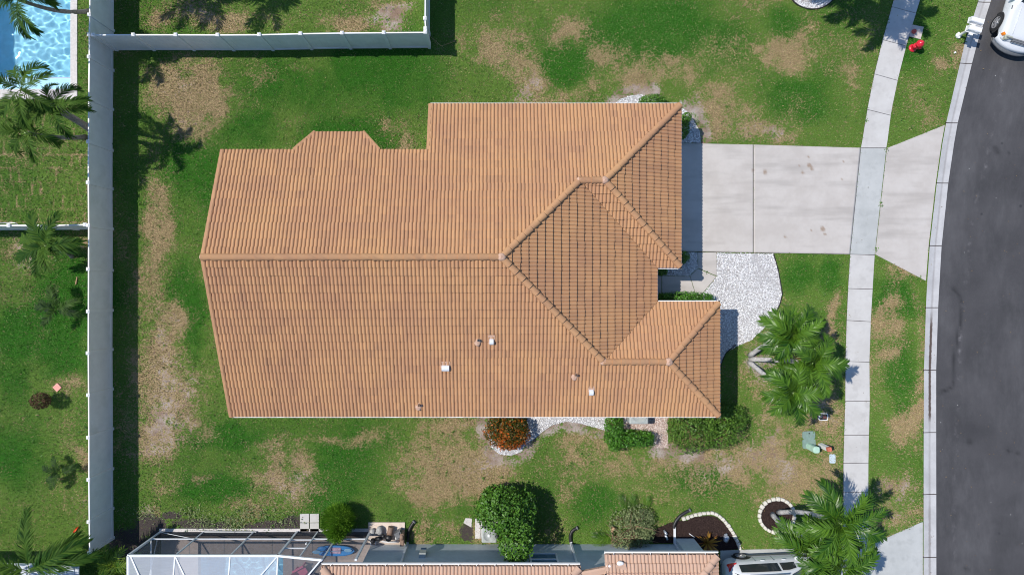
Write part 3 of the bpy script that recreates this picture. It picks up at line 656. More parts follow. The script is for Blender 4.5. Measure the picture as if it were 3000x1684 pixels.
def clip_mesh(vs, fs, uv, poly):
    me = bpy.data.meshes.new('t'); me.from_pydata(vs, [], fs); me.polygons.foreach_set('use_smooth', [True] * len(fs)); set_uv(me, uv)
    bm = bmesh.new(); bm.from_mesh(me); bpy.data.meshes.remove(me)
    a = sum(poly[i][0] * poly[(i + 1) % len(poly)][1] - poly[(i + 1) % len(poly)][0] * poly[i][1] for i in range(len(poly)))
    if a < 0: poly = poly[::-1]
    for i in range(len(poly)):
        p, q = poly[i], poly[(i + 1) % len(poly)]
        nrm = Vector((q[1] - p[1], -(q[0] - p[0]), 0)).normalized()
        bmesh.ops.bisect_plane(bm, geom=bm.verts[:] + bm.edges[:] + bm.faces[:], plane_co=(p[0], p[1], 0), plane_no=nrm, clear_outer=True)
    return bm
def build_roof(name, faces, mat, parent, org, under=None):
    tot = bmesh.new(); 
    uvl = tot.loops.layers.uv.new('UVMap')
    for f in faces:
        poly, e0, up = f[:3]; ze = f[3] if len(f) > 3 else ZE; roll = f[4] if len(f) > 4 else ROLL
        bm = clip_mesh(*tile_face(poly, e0, up, ze, roll), list(poly))
        me = bpy.data.meshes.new('t'); bm.to_mesh(me); bm.free(); tot.from_mesh(me); bpy.data.meshes.remove(me)
    bmesh.ops.translate(tot, verts=tot.verts[:], vec=[-c for c in org])
    me = bpy.data.meshes.new(name); tot.to_mesh(me); tot.free()
    o = link(name, me, mat, parent)
    d = MB()
    for f in faces:
        poly, e0, up = f[:3]; ze = f[3] if len(f) > 3 else ZE
        z = [ze + SLP * ((x - e0[0]) * up[0] + (y - e0[1]) * up[1]) for x, y in poly]
        n = len(poly); vv = [(x, y, q - .04) for (x, y), q in zip(poly, z)] + [(x, y, q - .12) for (x, y), q in zip(poly, z)]
        d.add(vv, [tuple(range(n)), tuple(range(2 * n - 1, n - 1, -1))] + [(i, (i + 1) % n, n + (i + 1) % n, n + i) for i in range(n)])
    d.build('roof_deck', M_deck, o, org)
    return o
def ridge(name, pts, parent, org, mat, r=.128, seg=.40, flip=False):
    mb = MB(); a, b = Vector(pts[0]), Vector(pts[1])
    if flip: a, b = b, a
    if abs(a.z - b.z) > .3: a = a + (b - a).normalized() * .16
    L = (b - a).length; n = max(1, round(L / seg)); d = (b - a) / n; t = d.normalized(); s = t.cross(Vector((0, 0, 1))).normalized(); u = s.cross(t)
    K = 10
    for k in range(n):          # caps laid from the low end up: each upper cap lies over the one below it
        p0 = a + d * k - t * .03; p1 = a + d * (k + 1) + t * .02; vs = []
        jx = rnd.uniform(-.006, .006)
        for p, rr, up in ((p0, r * .6, -.01), (p0, r * 1.10, .040), ((p0 + p1) / 2, r * 1.0, .018), (p1, r * .92, .0)):
            for i in range(K + 1):
                an = math.pi * (i / K) ; vs.append(p + s * (math.cos(an) * rr + jx) + u * (math.sin(an) * rr * .82 + up + .015))
        for rr_ in range(3):
            mb.add(vs[rr_ * (K + 1):(rr_ + 2) * (K + 1)], [(i, i + 1, K + 2 + i, K + 1 + i) for i in range(K)], rr_ > 0)
    o = mb.build(name, mat, parent, org)
    uv = [((v.co.x * .7 + v.co.y * 1.3) * 2.0, (v.co.y - v.co.x) * 2.0) for v in o.data.vertices]; set_uv(o.data, uv)
    return o
def rakes(name, pts, parent, org, mat, w=.16):
    """trim tiles in short overlapping lengths along a sloping edge"""
    mb = MB(); a, b = Vector(pts[0]), Vector(pts[1]); L = (b - a).length; n = max(1, round(L / .35)); d = (b - a) / n; t = d.normalized(); s = t.cross(Vector((0, 0, 1))).normalized()
    for k in range(n):
        p = a + d * k; q = a + d * (k + 1) + t * .03
        for dx, zz in ((0, 0),):
            lo = .045; hi = .03
            vv = []
            for pt, h in ((p, lo), (q, hi)):
                vv += [pt + s * (-w / 2) + Vector((0, 0, h - .15)), pt + s * (-w / 2) + Vector((0, 0, h)), pt + s * (-w * .2) + Vector((0, 0, h + .025)), pt + s * (w / 2) + Vector((0, 0, h + .01)), pt + s * (w / 2) + Vector((0, 0, h - .05))]
            mb.add(vv, [(i, i + 1, 6 + i, 5 + i) for i in range(4)] + [(4, 3, 2, 1, 0), (5, 6, 7, 8, 9)], False)
    o = mb.build(name, mat, parent, org)
    set_uv(o.data, [((v.co.x + v.co.y) * 2.1, (v.co.y - v.co.x) * 2.1) for v in o.data.vertices])
    return o

HO = (0, 0, 0)
house = thing('tiled_house', 'large single storey house with orange-brown barrel tile hip roof in the middle', 'house', HO)
fN, fS, fE, fGS, fGE, fWN, fWE = ((0, YN), (0, -1)), ((0, YS), (0, 1)), ((EX, 0), (-1, 0)), ((0, YGS), (0, 1)), ((XG, 0), (-1, 0)), ((0, YFN), (0, -1)), ((XF, 0), (-1, 0))
faces = [([(XW, YR), (XS, YR), (XS, YN2), (XW, YN2)], *fN), ([(-8.13, YN2), (-4.72, YN2), (-5.43, 6.5), (-7.366, 6.5)], *fN),
         ([(XS, YR), R1, R2, (R2[0], YN), (XS, YN)], *fN), ([R2, R3, (XG, YN), (R2[0], YN)], *fN),
         ([(XW, YR), (XW, YS), (R4[0], YS), R4, R1], *fS), ([R4, (R4[0], YS), (XF, YS), R5], *fS),
         ([R1, R4, (EX, YFN), (EX, YGS), R2], *fE), ([R2, (EX, YGS), (XG, YGS), R3], *fGS), ([R3, (XG, YGS), (XG, YN)], *fGE),
         ([R4, R5, (XF, YFN), (EX, YFN)], *fWN), ([R5, (XF, YS), (XF, YFN)], *fWE)]
roof = build_roof('roof', faces, M_tile, house, HO)
zM, zG, zF = zr(YN - YR), zr(YN - R2[1]), zr(YFN - R4[1])
def v3(p, z): return (p[0], p[1], z)
up_ = .02
for a, b in ((v3((XW, YR), zM), v3(R1, zM)), (v3(R2, zG), v3(R1, zM)), (v3(R2, zG), v3(R3, zG)), (v3((XG, YN), ZE), v3(R3, zG)), (v3((XG, YGS), ZE), v3(R3, zG)),
             (v3(R4, zF), v3(R1, zM)), (v3(R4, zF), v3(R5, zF)), (v3((XF, YFN), ZE), v3(R5, zF)), (v3((XF, YS), ZE), v3(R5, zF))):
    ridge('ridge_cap_row', [(a[0], a[1], a[2] + up_), (b[0], b[1], b[2] + up_)], roof, HO, M_tile)
for p, z, r in ((R1, zM, .17), (R2, zG, .14), (R3, zG, .17), (R4, zF, .16), (R5, zF, .18)):
    mb = MB(); mb.ell((p[0], p[1], z + .06), (r, r * .9, .12), 12, 8, .12); mb.build('mortar_joint', M_mortar, roof, HO)
mb = MB(); mb.ell((XW - .02, YR, zM + .06), (.07, .13, .12), 12, 8); mb.build('ridge_end_cap', M_mortar, roof, HO)
for a, b in (((XW, YN2), (XW, YR)), ((XW, YS), (XW, YR)), ((XS, YN), (XS, YN2)), ((-7.366, 6.5), (-8.13, YN2)), ((-5.43, 6.5), (-4.72, YN2))):
    zz = lambda p: zr(YN - p[1]) if p[1] >= YR else zr(p[1] - YS)
    a3 = (a[0], a[1], zz(a) + .015); b3 = (b[0], b[1], zz(b) + .015)
    if a[1] == YS: a3, b3 = b3, a3
    rakes('rake_trim', (a3, b3), roof, HO, M_tile)
def gut(a, b, parent, z=ZE, org=HO, w=.085, out=.0):
    mb = MB(); a = Vector((*a, z - .055)); b = Vector((*b, z - .055)); mb.bar(a, b, w, .10); mb.build('gutter', M_gut, parent, org)
gut((XW, YS - .0), (XF + .03, YS - .0), house); gut((XS, YN + .0), (XG + .03, YN + .0), house); gut((XG - .005, YN + .05), (XG - .005, YGS - .05), house); gut((XG + .04, YGS + .0), (EX - .02, YGS + .0), house)
gut((EX - .005, YGS), (EX - .005, YFN), house); gut((EX - .02, YFN + .0), (XF + .04, YFN + .0), house); gut((XF - .005, YFN + .05), (XF - .005, YS - .05), house)
wl_ = MB(); wl_.prism([(-10.7, -4.85), (8.97, -4.85), (8.97, -.92), (6.35, -.92), (6.35, 1.38), (7.35, 1.38), (7.35, 7.35), (-2.3, 7.35), (-2.3, 5.3), (-10.7, 5.3)], 0, 2.42)
wl_.add([(-10.7, -4.85, 2.42), (-10.7, 5.3, 2.42), (-10.7, 5.3, 3.50), (-10.7, YR, zM - .2), (-10.7, -4.85, 2.66)], [(0, 1, 2, 3, 4)])
wl_.prism([(-10.69, 5.0), (-2.7, 5.0), (-2.7, 5.29), (-10.69, 5.29)], 2.42, 3.45)
wl_.build('wall', M_wall, house)
sf = MB()
for p in ([(-10.68, YS + .06), (XF - .06, YS + .06), (XF - .06, YFN - .06), (EX - .06, YFN - .06), (EX - .06, YGS + .06), (XG - .06, YGS + .06), (XG - .06, YN - .06), (XS + .1, YN - .06), (XS + .1, 5.28), (-10.68, 5.28)],): sf.prism(p, 2.425, 2.475)
sf.build('soffit', M_white, house)
mb = MB(); mb.box((7.37, 4.37, 1.08), (.05, 4.9, 2.14))
for k in range(4): mb.box((7.40, 4.37, .27 + .53 * k), (.02, 4.7, .46))
mb.build('garage_door', M_white, house)
mb = MB(); mb.box((6.38, .2, 1.05), (.05, .95, 2.1)); mb.build('front_door', M_wood, house)
# vents
def roofpt(px, py):
    z = 3.
    for _ in range(12):
        x, y = W(px, py, z); z = zr(y - YS)
    return x, y, z
for px, py in ((1402, 996), (1686, 1097), (1229, 1185)):
    x, y, z = roofpt(px, py); z += .03
    mb = MB(); mb.lathe([(.16, -.06), (.12, .03), (.07, .05)], (x, y, z), 12); mb.ell((x - .05, y - .09, z), (.13, .16, .045), 10, 6, .1); p = mb.build('vent_flashing', M_mortar, roof)
    mb = MB(); mb.lathe([(.05, -.05), (.05, .22), (.035, .22), (.035, .1), (0, .1)], (x, y, z), 12); mb.build('vent_pipe', M_tan if px != 1402 else M_grey, roof)
for px, py, w, d in ((1440, 1000, .16, .25), (1305.5, 1077, .30, .26), (1731, 1148, .17, .26)):
    x, y, z = roofpt(px, py)
    mb = MB(); mb.box((x, y + .1, z + .09), (w + .1, d + .12, .05), rx=math.atan(SLP) * 1.0); mb.build('hood_flashing', M_mortar, roof)
    mb = MB()
    vv = [];
    for sx in (-w / 2, w / 2):
        for k in range(7):
            a = math.pi * k / 6; vv.append((x + sx, y - math.cos(a) * d / 2, z + .08 + math.sin(a) * .13))
    mb.add(vv, [(k, k + 1, 8 + k, 7 + k) for k in range(6)] + [tuple(range(6, -1, -1)), tuple(range(7, 14))]); mb.box((x, y, z + .02), (w, d, .14))
    mb.build('vent_hood', M_frame, roof)

# ------------------------------------------------------------------ fences
def fence(label, pts, h=1.83, skip=()):
    root = thing('vinyl_fence', label, 'fence', (pts[0][0], pts[0][1], 0), 0, 'white vinyl privacy fences')
    o = (pts[0][0], pts[0][1], 0)
    pb = MB(); pb.box((0, 0, h / 2), (.127, .127, h)); cb = MB(); cb.box((0, 0, h + .012), (.15, .15, .03)); cb.box((0, 0, h + .045), (.15, .15, .036), taper=.25)
    post = cap = None
    for i, p in enumerate(pts):
        if post is None:
            post = pb.build('fence_post', M_white, root, loc=(0, 0, 0)); cap = cb.build('post_cap', M_white, post)
        else:
            q = post.copy(); COL.objects.link(q); q.parent = root; q.location = (p[0] - o[0], p[1] - o[1], rnd.uniform(-.015, .01))
            c = cap.copy(); COL.objects.link(c); c.parent = q
    for i, (a, b) in enumerate(zip(pts[:-1], pts[1:])):
        A = Vector((*a, 0)); B = Vector((*b, 0)); d = (B - A).normalized(); A2 = A + d * .066; B2 = B - d * .066; L = (B2 - A2).length
        m = MB(); m.bar(A2 + Vector((0, 0, h - .075)), B2 + Vector((0, 0, h - .075)), .052, .11); m.bar(A2 + Vector((0, 0, .10)), B2 + Vector((0, 0, .10)), .052, .13)
        nb_ = round(L / .28)
        for k in range(nb_):
            p = A2 + d * (L * k / nb_ + .004); q = A2 + d * (L * (k + 1) / nb_ - .004); m.bar(p + Vector((0, 0, h / 2)), q + Vector((0, 0, h / 2)), .022 , h - .3)
        m.bar(A2 + Vector((0, 0, h / 2)), B2 + Vector((0, 0, h / 2)), .010, h - .28)
        m.build('fence_panel', M_white, root, o)
    return root
xw = lambda y: -17.46 - .07 * math.cos(y / 9.) 
capY = [-79, 43, 101, 166, 288, 415, 534.5, 660, 788, 912, 1034, 1157, 1281, 1405, 1528, 1620]
LW = []
for py in [-320, -200] + capY:
    y = W(0, py, 1.85)[1]; LW.append((xw(y) + rnd.uniform(-.012, .012), y))
fence('long white vinyl privacy fence along the west side of the main lawn', LW)
TF = [(-17.3, W(0, 100, 1.85)[1] - .02)] + [W(px, py, 1.85) for px, py in ((389, 101), (513.8, 101), (637, 101.5), (759, 101), (880, 98), (1001.5, 96), (1124, 95), (1246, 94))]
TF = [(a, b - .01) for a, b in TF]
fence('white vinyl fence running east from the long fence, north of the lawn', TF)
fence('short white vinyl fence going north from the corner, beside the dark shadow', [(TF[-1][0], TF[-1][1] + .16), W(1245, 54, 1.85), W(1246, -70, 1.85), W(1248, -190, 1.85), W(1249, -310, 1.85)])
fence('white vinyl fence dividing the two yards on the west, seen nearly edge on', [(-17.66, W(0, 658, 1.85)[1]), W(151, 660, 1.85), W(25, 660.5, 1.85), W(-100, 661, 1.85), W(-225, 661, 1.85)])
mb = MB(); mb.tube([(-2.9, 11.2, 1.2), (-2.4, 10.9, .75), W3(1335, 121, .02)], .008, 5)
single('guy_rope', mb, M_wood, 'thin pale rope from the fence corner down to the lawn', 'rope', W3(1335, 121))

# ------------------------------------------------------------------ vegetation builders
def leaf_np(C, Nn, size, asp, rng, radial=None):
    n = len(C); r = rng.normal(size=(n, 3))
    if radial is not None: Nn = np.cross(radial + r * .35, r); Nn /= np.linalg.norm(Nn, axis=1)[:, None] + 1e-9; Nn *= np.sign(Nn[:, 2:] + 1e-6); r = np.cross(Nn, radial + .01)
    a = np.cross(Nn, r); a /= np.linalg.norm(a, axis=1)[:, None] + 1e-9; b = np.cross(Nn, a)
    L = (size * rng.uniform(.65, 1.35, n))[:, None]; w = L * asp
    v = np.stack([C - a * L / 2, C + b * w / 2, C + a * L / 2 - Nn * L * .15, C - b * w / 2], 1)
    return v.reshape(-1, 3), np.arange(4 * n).reshape(-1, 4)
def lobe_points(lobes, n, rng, shell=.75, flat=False, p=2.0):
    wts = np.array([l[3] * l[4] + l[4] * l[5] + l[3] * l[5] for l in lobes]); wts = wts / wts.sum(); ks = rng.choice(len(lobes), n, p=wts)
    L = np.array(lobes)[ks]; d = rng.normal(size=(n, 3)); 
    if p > 2: d = d / (np.abs(d) ** p).sum(1)[:, None] ** (1 / p)
    else: d /= np.linalg.norm(d, axis=1)[:, None]
    r = np.where(rng.random(n) < shell, 1 - np.abs(rng.normal(0, .10, n)), rng.random(n) ** .4)
    q = L[:, :3] + d * L[:, 3:] * r[:, None]
    bump = (fbm(q[:, 0] + 3 * q[:, 2], q[:, 1] - 2 * q[:, 2], .35, 8) - .5)
    q += d * (bump * .55)[:, None] * np.minimum(1, L[:, 3:].mean(1))[:, None]
    return q, d
def bush(name, label, cat, lobes, n, size, mat, loc, rng, asp=.55, shell=.75, group=None, up=.35, stems=4, p=2.0, tintf=None, zmin=.02, radial=False):
    q, d = lobe_points(lobes, n, rng, shell, p=p); k = q[:, 2] > zmin; q = q[k]; d = d[k]
    nn = d + rng.normal(0, .8, d.shape); nn[:, 2] += up; nn /= np.linalg.norm(nn, axis=1)[:, None]
    v, f = leaf_np(q, nn, size, asp, rng, (d + np.array((0, 0, .5))) if radial else None)
    t = np.clip(rng.random(len(q)) * .6 + .55 * (fbm(q[:, 0], q[:, 1], .45, 77)) - .1, 0, 1) if tintf is None else tintf(q, rng)
    root = thing(name, label, cat, loc, 0, group)
    me = np_mesh('foliage', v - np.array(loc), f, dict(tint=np.repeat(t, 4))); link('foliage', me, mat, root)
    mb = MB()
    for l in lobes:
        for s in range(stems):
            a = rng.uniform(0, 6.28); e = (l[0] + math.cos(a) * l[3] * .6, l[1] + math.sin(a) * l[4] * .6, l[2] + l[5] * rng.uniform(.1, .6))
            b = (loc[0] + (l[0] - loc[0]) * .6 + rng.uniform(-.06, .06), loc[1] + (l[1] - loc[1]) * .6 + rng.uniform(-.06, .06), 0)
            mid = [(b[i] * .55 + e[i] * .45) + rng.uniform(-.05, .05) for i in range(3)]
            mb.tube([b, mid, e], [.025, .018, .006], 5)
    mb.build('branches', M_bark, root, loc)
    return root
def frond(o, az, el0, L, bend, nl, ll, lw, rng, vee=.5, V=None, Fc=None, T=None, twist=0, ang=(62, 28), curl=.0):
    o = np.array(o, float); n = 14; P = [o]; 
    az_t = az
    for i in range(n):
        t = (i + .5) / n; el = el0 - bend * t ** 1.15; a2 = az + curl * t * t
        P.append(P[-1] + L / n * np.array((math.cos(a2) * math.cos(el), math.sin(a2) * math.cos(el), math.sin(el))))
    P = np.array(P); base = sum(len(x) for x in V); ft = rng.uniform(0, .6)
    # rachis as a thin three sided tube
    vs = []
    for i in range(n + 1):
        t = P[min(i + 1, n)] - P[max(i - 1, 0)]; t /= np.linalg.norm(t); s = np.cross(t, (0, 0, 1)); s /= np.linalg.norm(s) + 1e-9; u = np.cross(s, t); r = .018 * (1 - .85 * i / n)
        vs += [P[i] + s * r, P[i] + u * r, P[i] - s * r]
    fs = [(base + i * 3 + k, base + i * 3 + (k + 1) % 3, base + i * 3 + 3 + (k + 1) % 3, base + i * 3 + 3 + k) for i in range(n) for k in range(3)]
    tt = [.85] * len(vs)
    for i in range(nl):
        t = .10 + .90 * (i + .5) / nl; k = min(n - 1, int(t * n)); fr = t * n - k; p = P[k] * (1 - fr) + P[k + 1] * fr
        tg = P[k + 1] - P[k]; tg /= np.linalg.norm(tg); s = np.cross(tg, (0, 0, 1)); s /= np.linalg.norm(s) + 1e-9; u = np.cross(s, tg)
        l = ll * (.45 + .55 * math.sin(math.pi * min(1, .15 + t * .85)) ** .8) * rng.uniform(.85, 1.12)
        for sd in (-1, 1):
            a = R(ang[0] + (ang[1] - ang[0]) * t) + rng.normal(0, .08); ve = vee * rng.uniform(.5, 1.3)
            d = math.cos(a) * tg + math.sin(a) * (sd * s * math.cos(ve) + u * math.sin(ve)); d /= np.linalg.norm(d)
            wv = np.cross(d, u); wv /= np.linalg.norm(wv) + 1e-9; wv = wv * .8 + u * .35 * rng.uniform(-1, 1)
            w = lw * rng.uniform(.8, 1.2); m = p + d * l * .5; e = p + d * l * .96 - np.array((0, 0, 1)) * l * rng.uniform(.12, .42)
            o2 = base + len(vs); vs += [p - wv * w * .3, p + wv * w * .3, m + wv * w * .5, m - wv * w * .5, e + wv * w * .12, e - wv * w * .12]
            fs += [(o2, o2 + 1, o2 + 2, o2 + 3), (o2 + 3, o2 + 2, o2 + 4, o2 + 5)]
            q = np.clip(ft + rng.normal(.15, .22), 0, 1); tt += [q] * 6
    V.append(np.array(vs)); Fc.append(np.array(fs)); T.append(np.array(tt))
def palm(label, base, crown, nf, L, rng, mat=None, tr=(.105, .085), nl=30, ll=.5, lw=.045, el=(75, 5), bend=1.5, vee=.45, group=None, tmat=None, shaft=.45, azs=None, name='palm_tree', curl=0., ang=(62, 28), cat='palm', dead=0):
    loc = (base[0], base[1], 0); root = thing(name, label, cat, loc, 0, group)
    b = Vector(loc); c = Vector(crown); h = c.z
    pts = []; rad = []
    for i in range(13):
        t = i / 12; p = b.lerp(c, t); sw_ = math.sin(math.pi * t) * .10 * h * .5
        p = p + Vector(((c.x - b.x), (c.y - b.y), 0)) * (.22 * math.sin(math.pi * t) * .6)
        pts.append(p); rad.append((tr[0] * 1.35 if i == 0 else tr[0] * (1 - t) + tr[1] * t) * (1 + (.04 if i % 2 else -.02)))
    mb = MB(); mb.tube(pts, rad, 10); mb.build('trunk', tmat or M_trunk, root, loc)
    if shaft:
        t = (pts[-1] - pts[-2]).normalized(); mb = MB(); mb.tube([pts[-1] - t * .1, pts[-1] + t * shaft * .5, pts[-1] + t * shaft], [tr[1] * 1.15, tr[1] * 1.0, tr[1] * .4], 10); mb.build('crownshaft', M_shaft, root, loc)
        o = pts[-1] + t * shaft * .8
    else: o = pts[-1]
    V = []; Fc = []; T = []
    for k in range(nf):
        az = (azs[k] if azs else 2 * math.pi * (k * .381966 + .13 * rng.random())) ; f = (k + .5) / nf if not azs else rng.random() * .8 + .1
        e = R(el[0] + (el[1] - el[0]) * f ** .8 + rng.normal(0, 5))
        frond(o, az, e, L * rng.uniform(.85, 1.1), bend * rng.uniform(.8, 1.2), nl, ll, lw, rng, vee, V, Fc, T, curl=curl * rng.uniform(-1, 1), ang=ang)
    me = np_mesh('fronds', np.concatenate(V) - np.array(loc), np.concatenate(Fc), dict(tint=np.concatenate(T)))
    link('fronds', me, mat or M_palm, root)
    if dead:
        V = []; Fc = []; T = []
        for k in range(dead): frond(pts[-1], rng.uniform(0, 6.28), R(-10), L * .75, .9, nl // 2, ll * .6, lw * .5, rng, .1, V, Fc, T)
        link('dead_fronds', np_mesh('dead_fronds', np.concatenate(V) - np.array(loc), np.concatenate(Fc), dict(tint=np.concatenate(T))), M_straw, root)
    return root
G1 = 'clustered palms in the front yard'
pr = np.random.default_rng(21)
for lb, b, c in (('northern palm of the triple clump beside the front gravel bed', (2197, 1041), (2306, 985, 3.2)), ('middle palm of the triple clump, its crown nearest the sidewalk', (2199, 1052), (2364, 1062, 3.2)), ('southern palm of the triple clump, its crown near the dark meter box', (2196, 1061), (2308, 1142, 3.2))):
    palm(lb, W(*b), W3(*c), 17, 1.45, pr, nl=40, ll=.50, lw=.050, group=G1, el=(82, 0), bend=1.9, dead=2)
for lb, b, c in (('palm of the lower triple clump whose crown hangs over the sidewalk', (2281, 1500), (2446, 1526, 4.6)), ('palm of the lower triple clump whose crown hangs over the white car', (2263, 1506), (2354, 1608, 3.8)), ('palm of the lower triple clump whose crown reaches the bottom edge', (2275, 1518), (2450, 1652, 4.2))):
    palm(lb, W(*b), W3(*c), 16, 1.72, pr, nl=42, ll=.52, lw=.048, group='clustered palms in the stone ringed bed', el=(75, 10), bend=1.5, azs=None if b[0] != 2263 else [R(a) for a in (150, 128, 104, 84, 60, 40, 14, -8, -30, -55, -78, -102, 140, 72, 25, -42)])
GW = 'palms in the neighbouring yard west of the long fence'
palm('arching palm leaning over the edge of the blue pool', W(262, 372), W3(75, 268, 4.4), 7, 1.75, pr, M_palmd, (.10, .07), 44, .42, .044, (60, 15), 1.9, .5, GW, M_trunkd, .3, curl=1.3)
palm('arching palm south of the pool with its trunk against the long fence', W(270, 388), W3(160, 322, 3.9), 7, 1.6, pr, M_palmd, (.11, .08), 44, .40, .044, (60, 10), 1.9, .5, GW, M_trunkd, .3, curl=1.2)
palm('arching palm over the seamed sod, lowest of the three by the pool', W(250, 402), W3(88, 392, 3.4), 7, 1.55, pr, M_palmd, (.10, .07), 44, .40, .044, (60, 10), 1.9, .5, GW, M_trunkd, .3, curl=1.2)
palm('palm at the top left corner drooping over the pool', W(264, 34), W3(66, 4, 4.2), 9, 1.6, pr, M_palmd, (.10, .07), 44, .42, .046, (60, 10), 1.8, .5, GW, M_trunkd, .3, curl=1.0)
palm('feathery palm just below the dividing fence of the west yards', W(212, 752), W3(140, 722, 1.9), 8, 1.55, pr, M_palmd, (.08, .06), 28, .55, .075, (55, 15), 1.1, .35, GW, M_trunkd, .2, azs=[R(a) for a in (5, -8, 115, 165, 205, 250, 60, 300)], ang=(58, 20))
palm('small young palm on the lawn close to the long fence', W(188, 908), W3(172, 905, .7), 7, 1.05, pr, M_palmn, (.06, .05), 22, .34, .055, (50, 20), 1.0, .3, GW, M_trunkd, .1, azs=[R(a) for a in (22, 95, 160, 174, 235, 345, 110)])
palm('tiny sapling palm with four fronds beside the long fence', W(205, 1378), W3(180, 1383, .5), 5, .85, pr, M_palmn, (.04, .03), 18, .28, .05, (45, 15), 1.0, .3, GW, M_bark, .05, azs=[R(a) for a in (120, 160, 215, 240, 20)])
palm('big palm in the lower left corner with long dark fronds', W(130, 1700), W3(95, 1668, 3.2), 9, 2.5, pr, M_palmd, (.13, .10), 36, .62, .075, (45, 5), .9, .35, GW, M_trunkd, .4, azs=[R(a) for a in (28, 36, 10, 150, 172, 200, 100, 300, 250)], ang=(50, 18))
palm('bright green palm squeezed between the fence end and the pool cage', W(350, 1625), W3(335, 1655, 1.5), 11, 1.15, pr, M_palmy, (.06, .05), 26, .40, .035, (70, 10), 1.4, .3, None, M_trunkd, .1, name='palm_shrub')
palm('dark fern-like palm at the bottom edge beside the pool cage', W(305, 1690), W3(285, 1680, 1.6), 9, 1.2, pr, M_palmd, (.06, .05), 26, .40, .035, (60, 10), 1.3, .3, None, M_trunkd, .1, name='palm_shrub')
# palms just beyond the top edge: their shadows fall into the picture
GN = 'palms standing just beyond the top edge'
for lb, b, c in (('palm beyond the top edge, casting the long shadow on the lawn by the sidewalk', (2372, -44), (14.55, 13.15, 4.6)), ('palm beyond the top edge, casting its shadow across the sidewalk', (2386, -50), (15.4, 13.6, 4.9)), ('palm beyond the top edge, casting its shadow at the gravel circle', (2380, -36), (13.3, 14.1, 4.4))):
    palm(lb, W(*b), c, 15, 1.5, pr, nl=30, ll=.5, lw=.06, group=GN, el=(80, 0), bend=1.6)
for lb, c in (('palm beyond the top edge, nearest the long fence', (-17.0, 14.3, 4.0)), ('palm beyond the top edge, second from the long fence', (-15.6, 14.1, 3.6)), ('palm beyond the top edge, third from the long fence', (-13.3, 14.0, 3.8))):
    palm(lb, (c[0] - .4, c[1] + .6), c, 12, 1.6, pr, M_palmd, nl=26, ll=.5, lw=.06, group=GN, el=(75, 0), bend=1.6)

def loc_(px, py): return W3(px, py, 0)
br = np.random.default_rng(8)
def L_(px, py, z, rx, ry, rz): return (*W(px, py, z), z, rx, ry, rz)
bush('croton_bush', 'round bush with red and orange leaves against the south eave', 'bush', [L_(1487, 1262, .6, 1.0, .85, .75)], 3600, .115, M_croton, loc_(1487, 1258), br, .45,
     tintf=lambda q, r: np.clip(r.random(len(q)) ** 2.8 * .9 - .12 + 1.1 * (fbm(q[:, 0], q[:, 1], .35, 3) - .5) + .35 * sst(-6.0, -6.9, q[:, 1]), 0, 1))
bush('hedge', 'dense clipped hedge wrapped in an L around the air conditioner', 'hedge', [L_(1799, 1262, .55, .36, .85, .5), L_(1850, 1286, .55, 1.0, .36, .5)], 4600, .085, M_hedge, loc_(1805, 1284), br, .6, p=4.5, up=.6, stems=6)
bush('round_shrub', 'big rounded green shrub at the south east corner of the house', 'bush', [L_(2030, 1260, .65, 1.15, 1.08, .75), L_(2115, 1252, .6, 1.0, .98, .65), L_(2150, 1225, .5, .62, .6, .5)], 6200, .10, M_leafo, loc_(2080, 1252), br, .5)
bush('porch_hedge', 'low clipped hedge between the front walk and the front wing', 'hedge', [L_(2005, 873, .42, 1.25, .22, .42)], 3600, .065, M_hedge, loc_(2000, 874), br, .6, p=5, up=.6, stems=6)
bush('small_shrub', 'small leafy shrub by the gravel at the north eave', 'bush', [L_(1912, 297, .35, .62, .32, .4)], 1300, .08, M_leaf, loc_(1910, 298), br)
bush('small_shrub', 'narrow shrub hugging the garage wall north of the driveway', 'bush', [L_(2000, 372, .5, .28, .55, .5), L_(2008, 348, .45, .25, .25, .4)], 1500, .08, M_leaf, loc_(1999, 372), br)
bush('small_shrub', 'small shrub in the corner where the driveway meets the garage', 'bush', [L_(1998, 754, .4, .33, .28, .4)], 800, .08, M_leaf, loc_(1996, 756), br)
bush('small_shrub', 'dark shrub shaded in the nook beneath the garage eave', 'bush', [L_(1935, 795, .4, .3, .2, .4)], 600, .08, M_leaf, loc_(1933, 796), br)
t_ = bush('garden_tree', 'tall dense green tree between the lawn and the grey blue house', 'tree', [L_(1472, 1492, 1.5, 1.15, 1.0, 1.3), L_(1512, 1585, 1.9, .75, .85, 1.0), L_(1452, 1462, 1.2, .7, .55, .8), L_(1540, 1490, 1.2, .5, .8, .8), L_(1525, 1540, 1.6, .6, .6, .9)], 9500, .135, M_leaf, loc_(1488, 1548), br, .55, stems=5)
mb = MB(); b_ = loc_(1488, 1548); mb.tube([b_, (b_[0] + .03, b_[1] + .1, .7), (b_[0], b_[1] + .2, 1.5)], [.11, .09, .05], 8); mb.build('trunk', M_bark, t_, b_)
bush('arborvitae_shrub', 'bright green feathery shrub next to the four square pavers', 'bush', [L_(990, 1525, .8, .7, .72, .85), L_(985, 1560, 1.3, .38, .4, .5)], 5200, .26, M_lime, loc_(985, 1520), br, .10, shell=.5, up=.9, radial=True)
bush('sapling', 'dark purplish sapling beside the pink square', 'bush', [L_(118, 1174, .7, .42, .38, .42)], 750, .10, M_dead, loc_(140, 1172), br, .5)
def brush_tint(q, r): return np.clip(r.random(len(q)), 0, 1)
root = thing('brush_pile', 'heap of cut branches with wilting leaves against the grey blue wall', 'brush pile', loc_(1850, 1545))
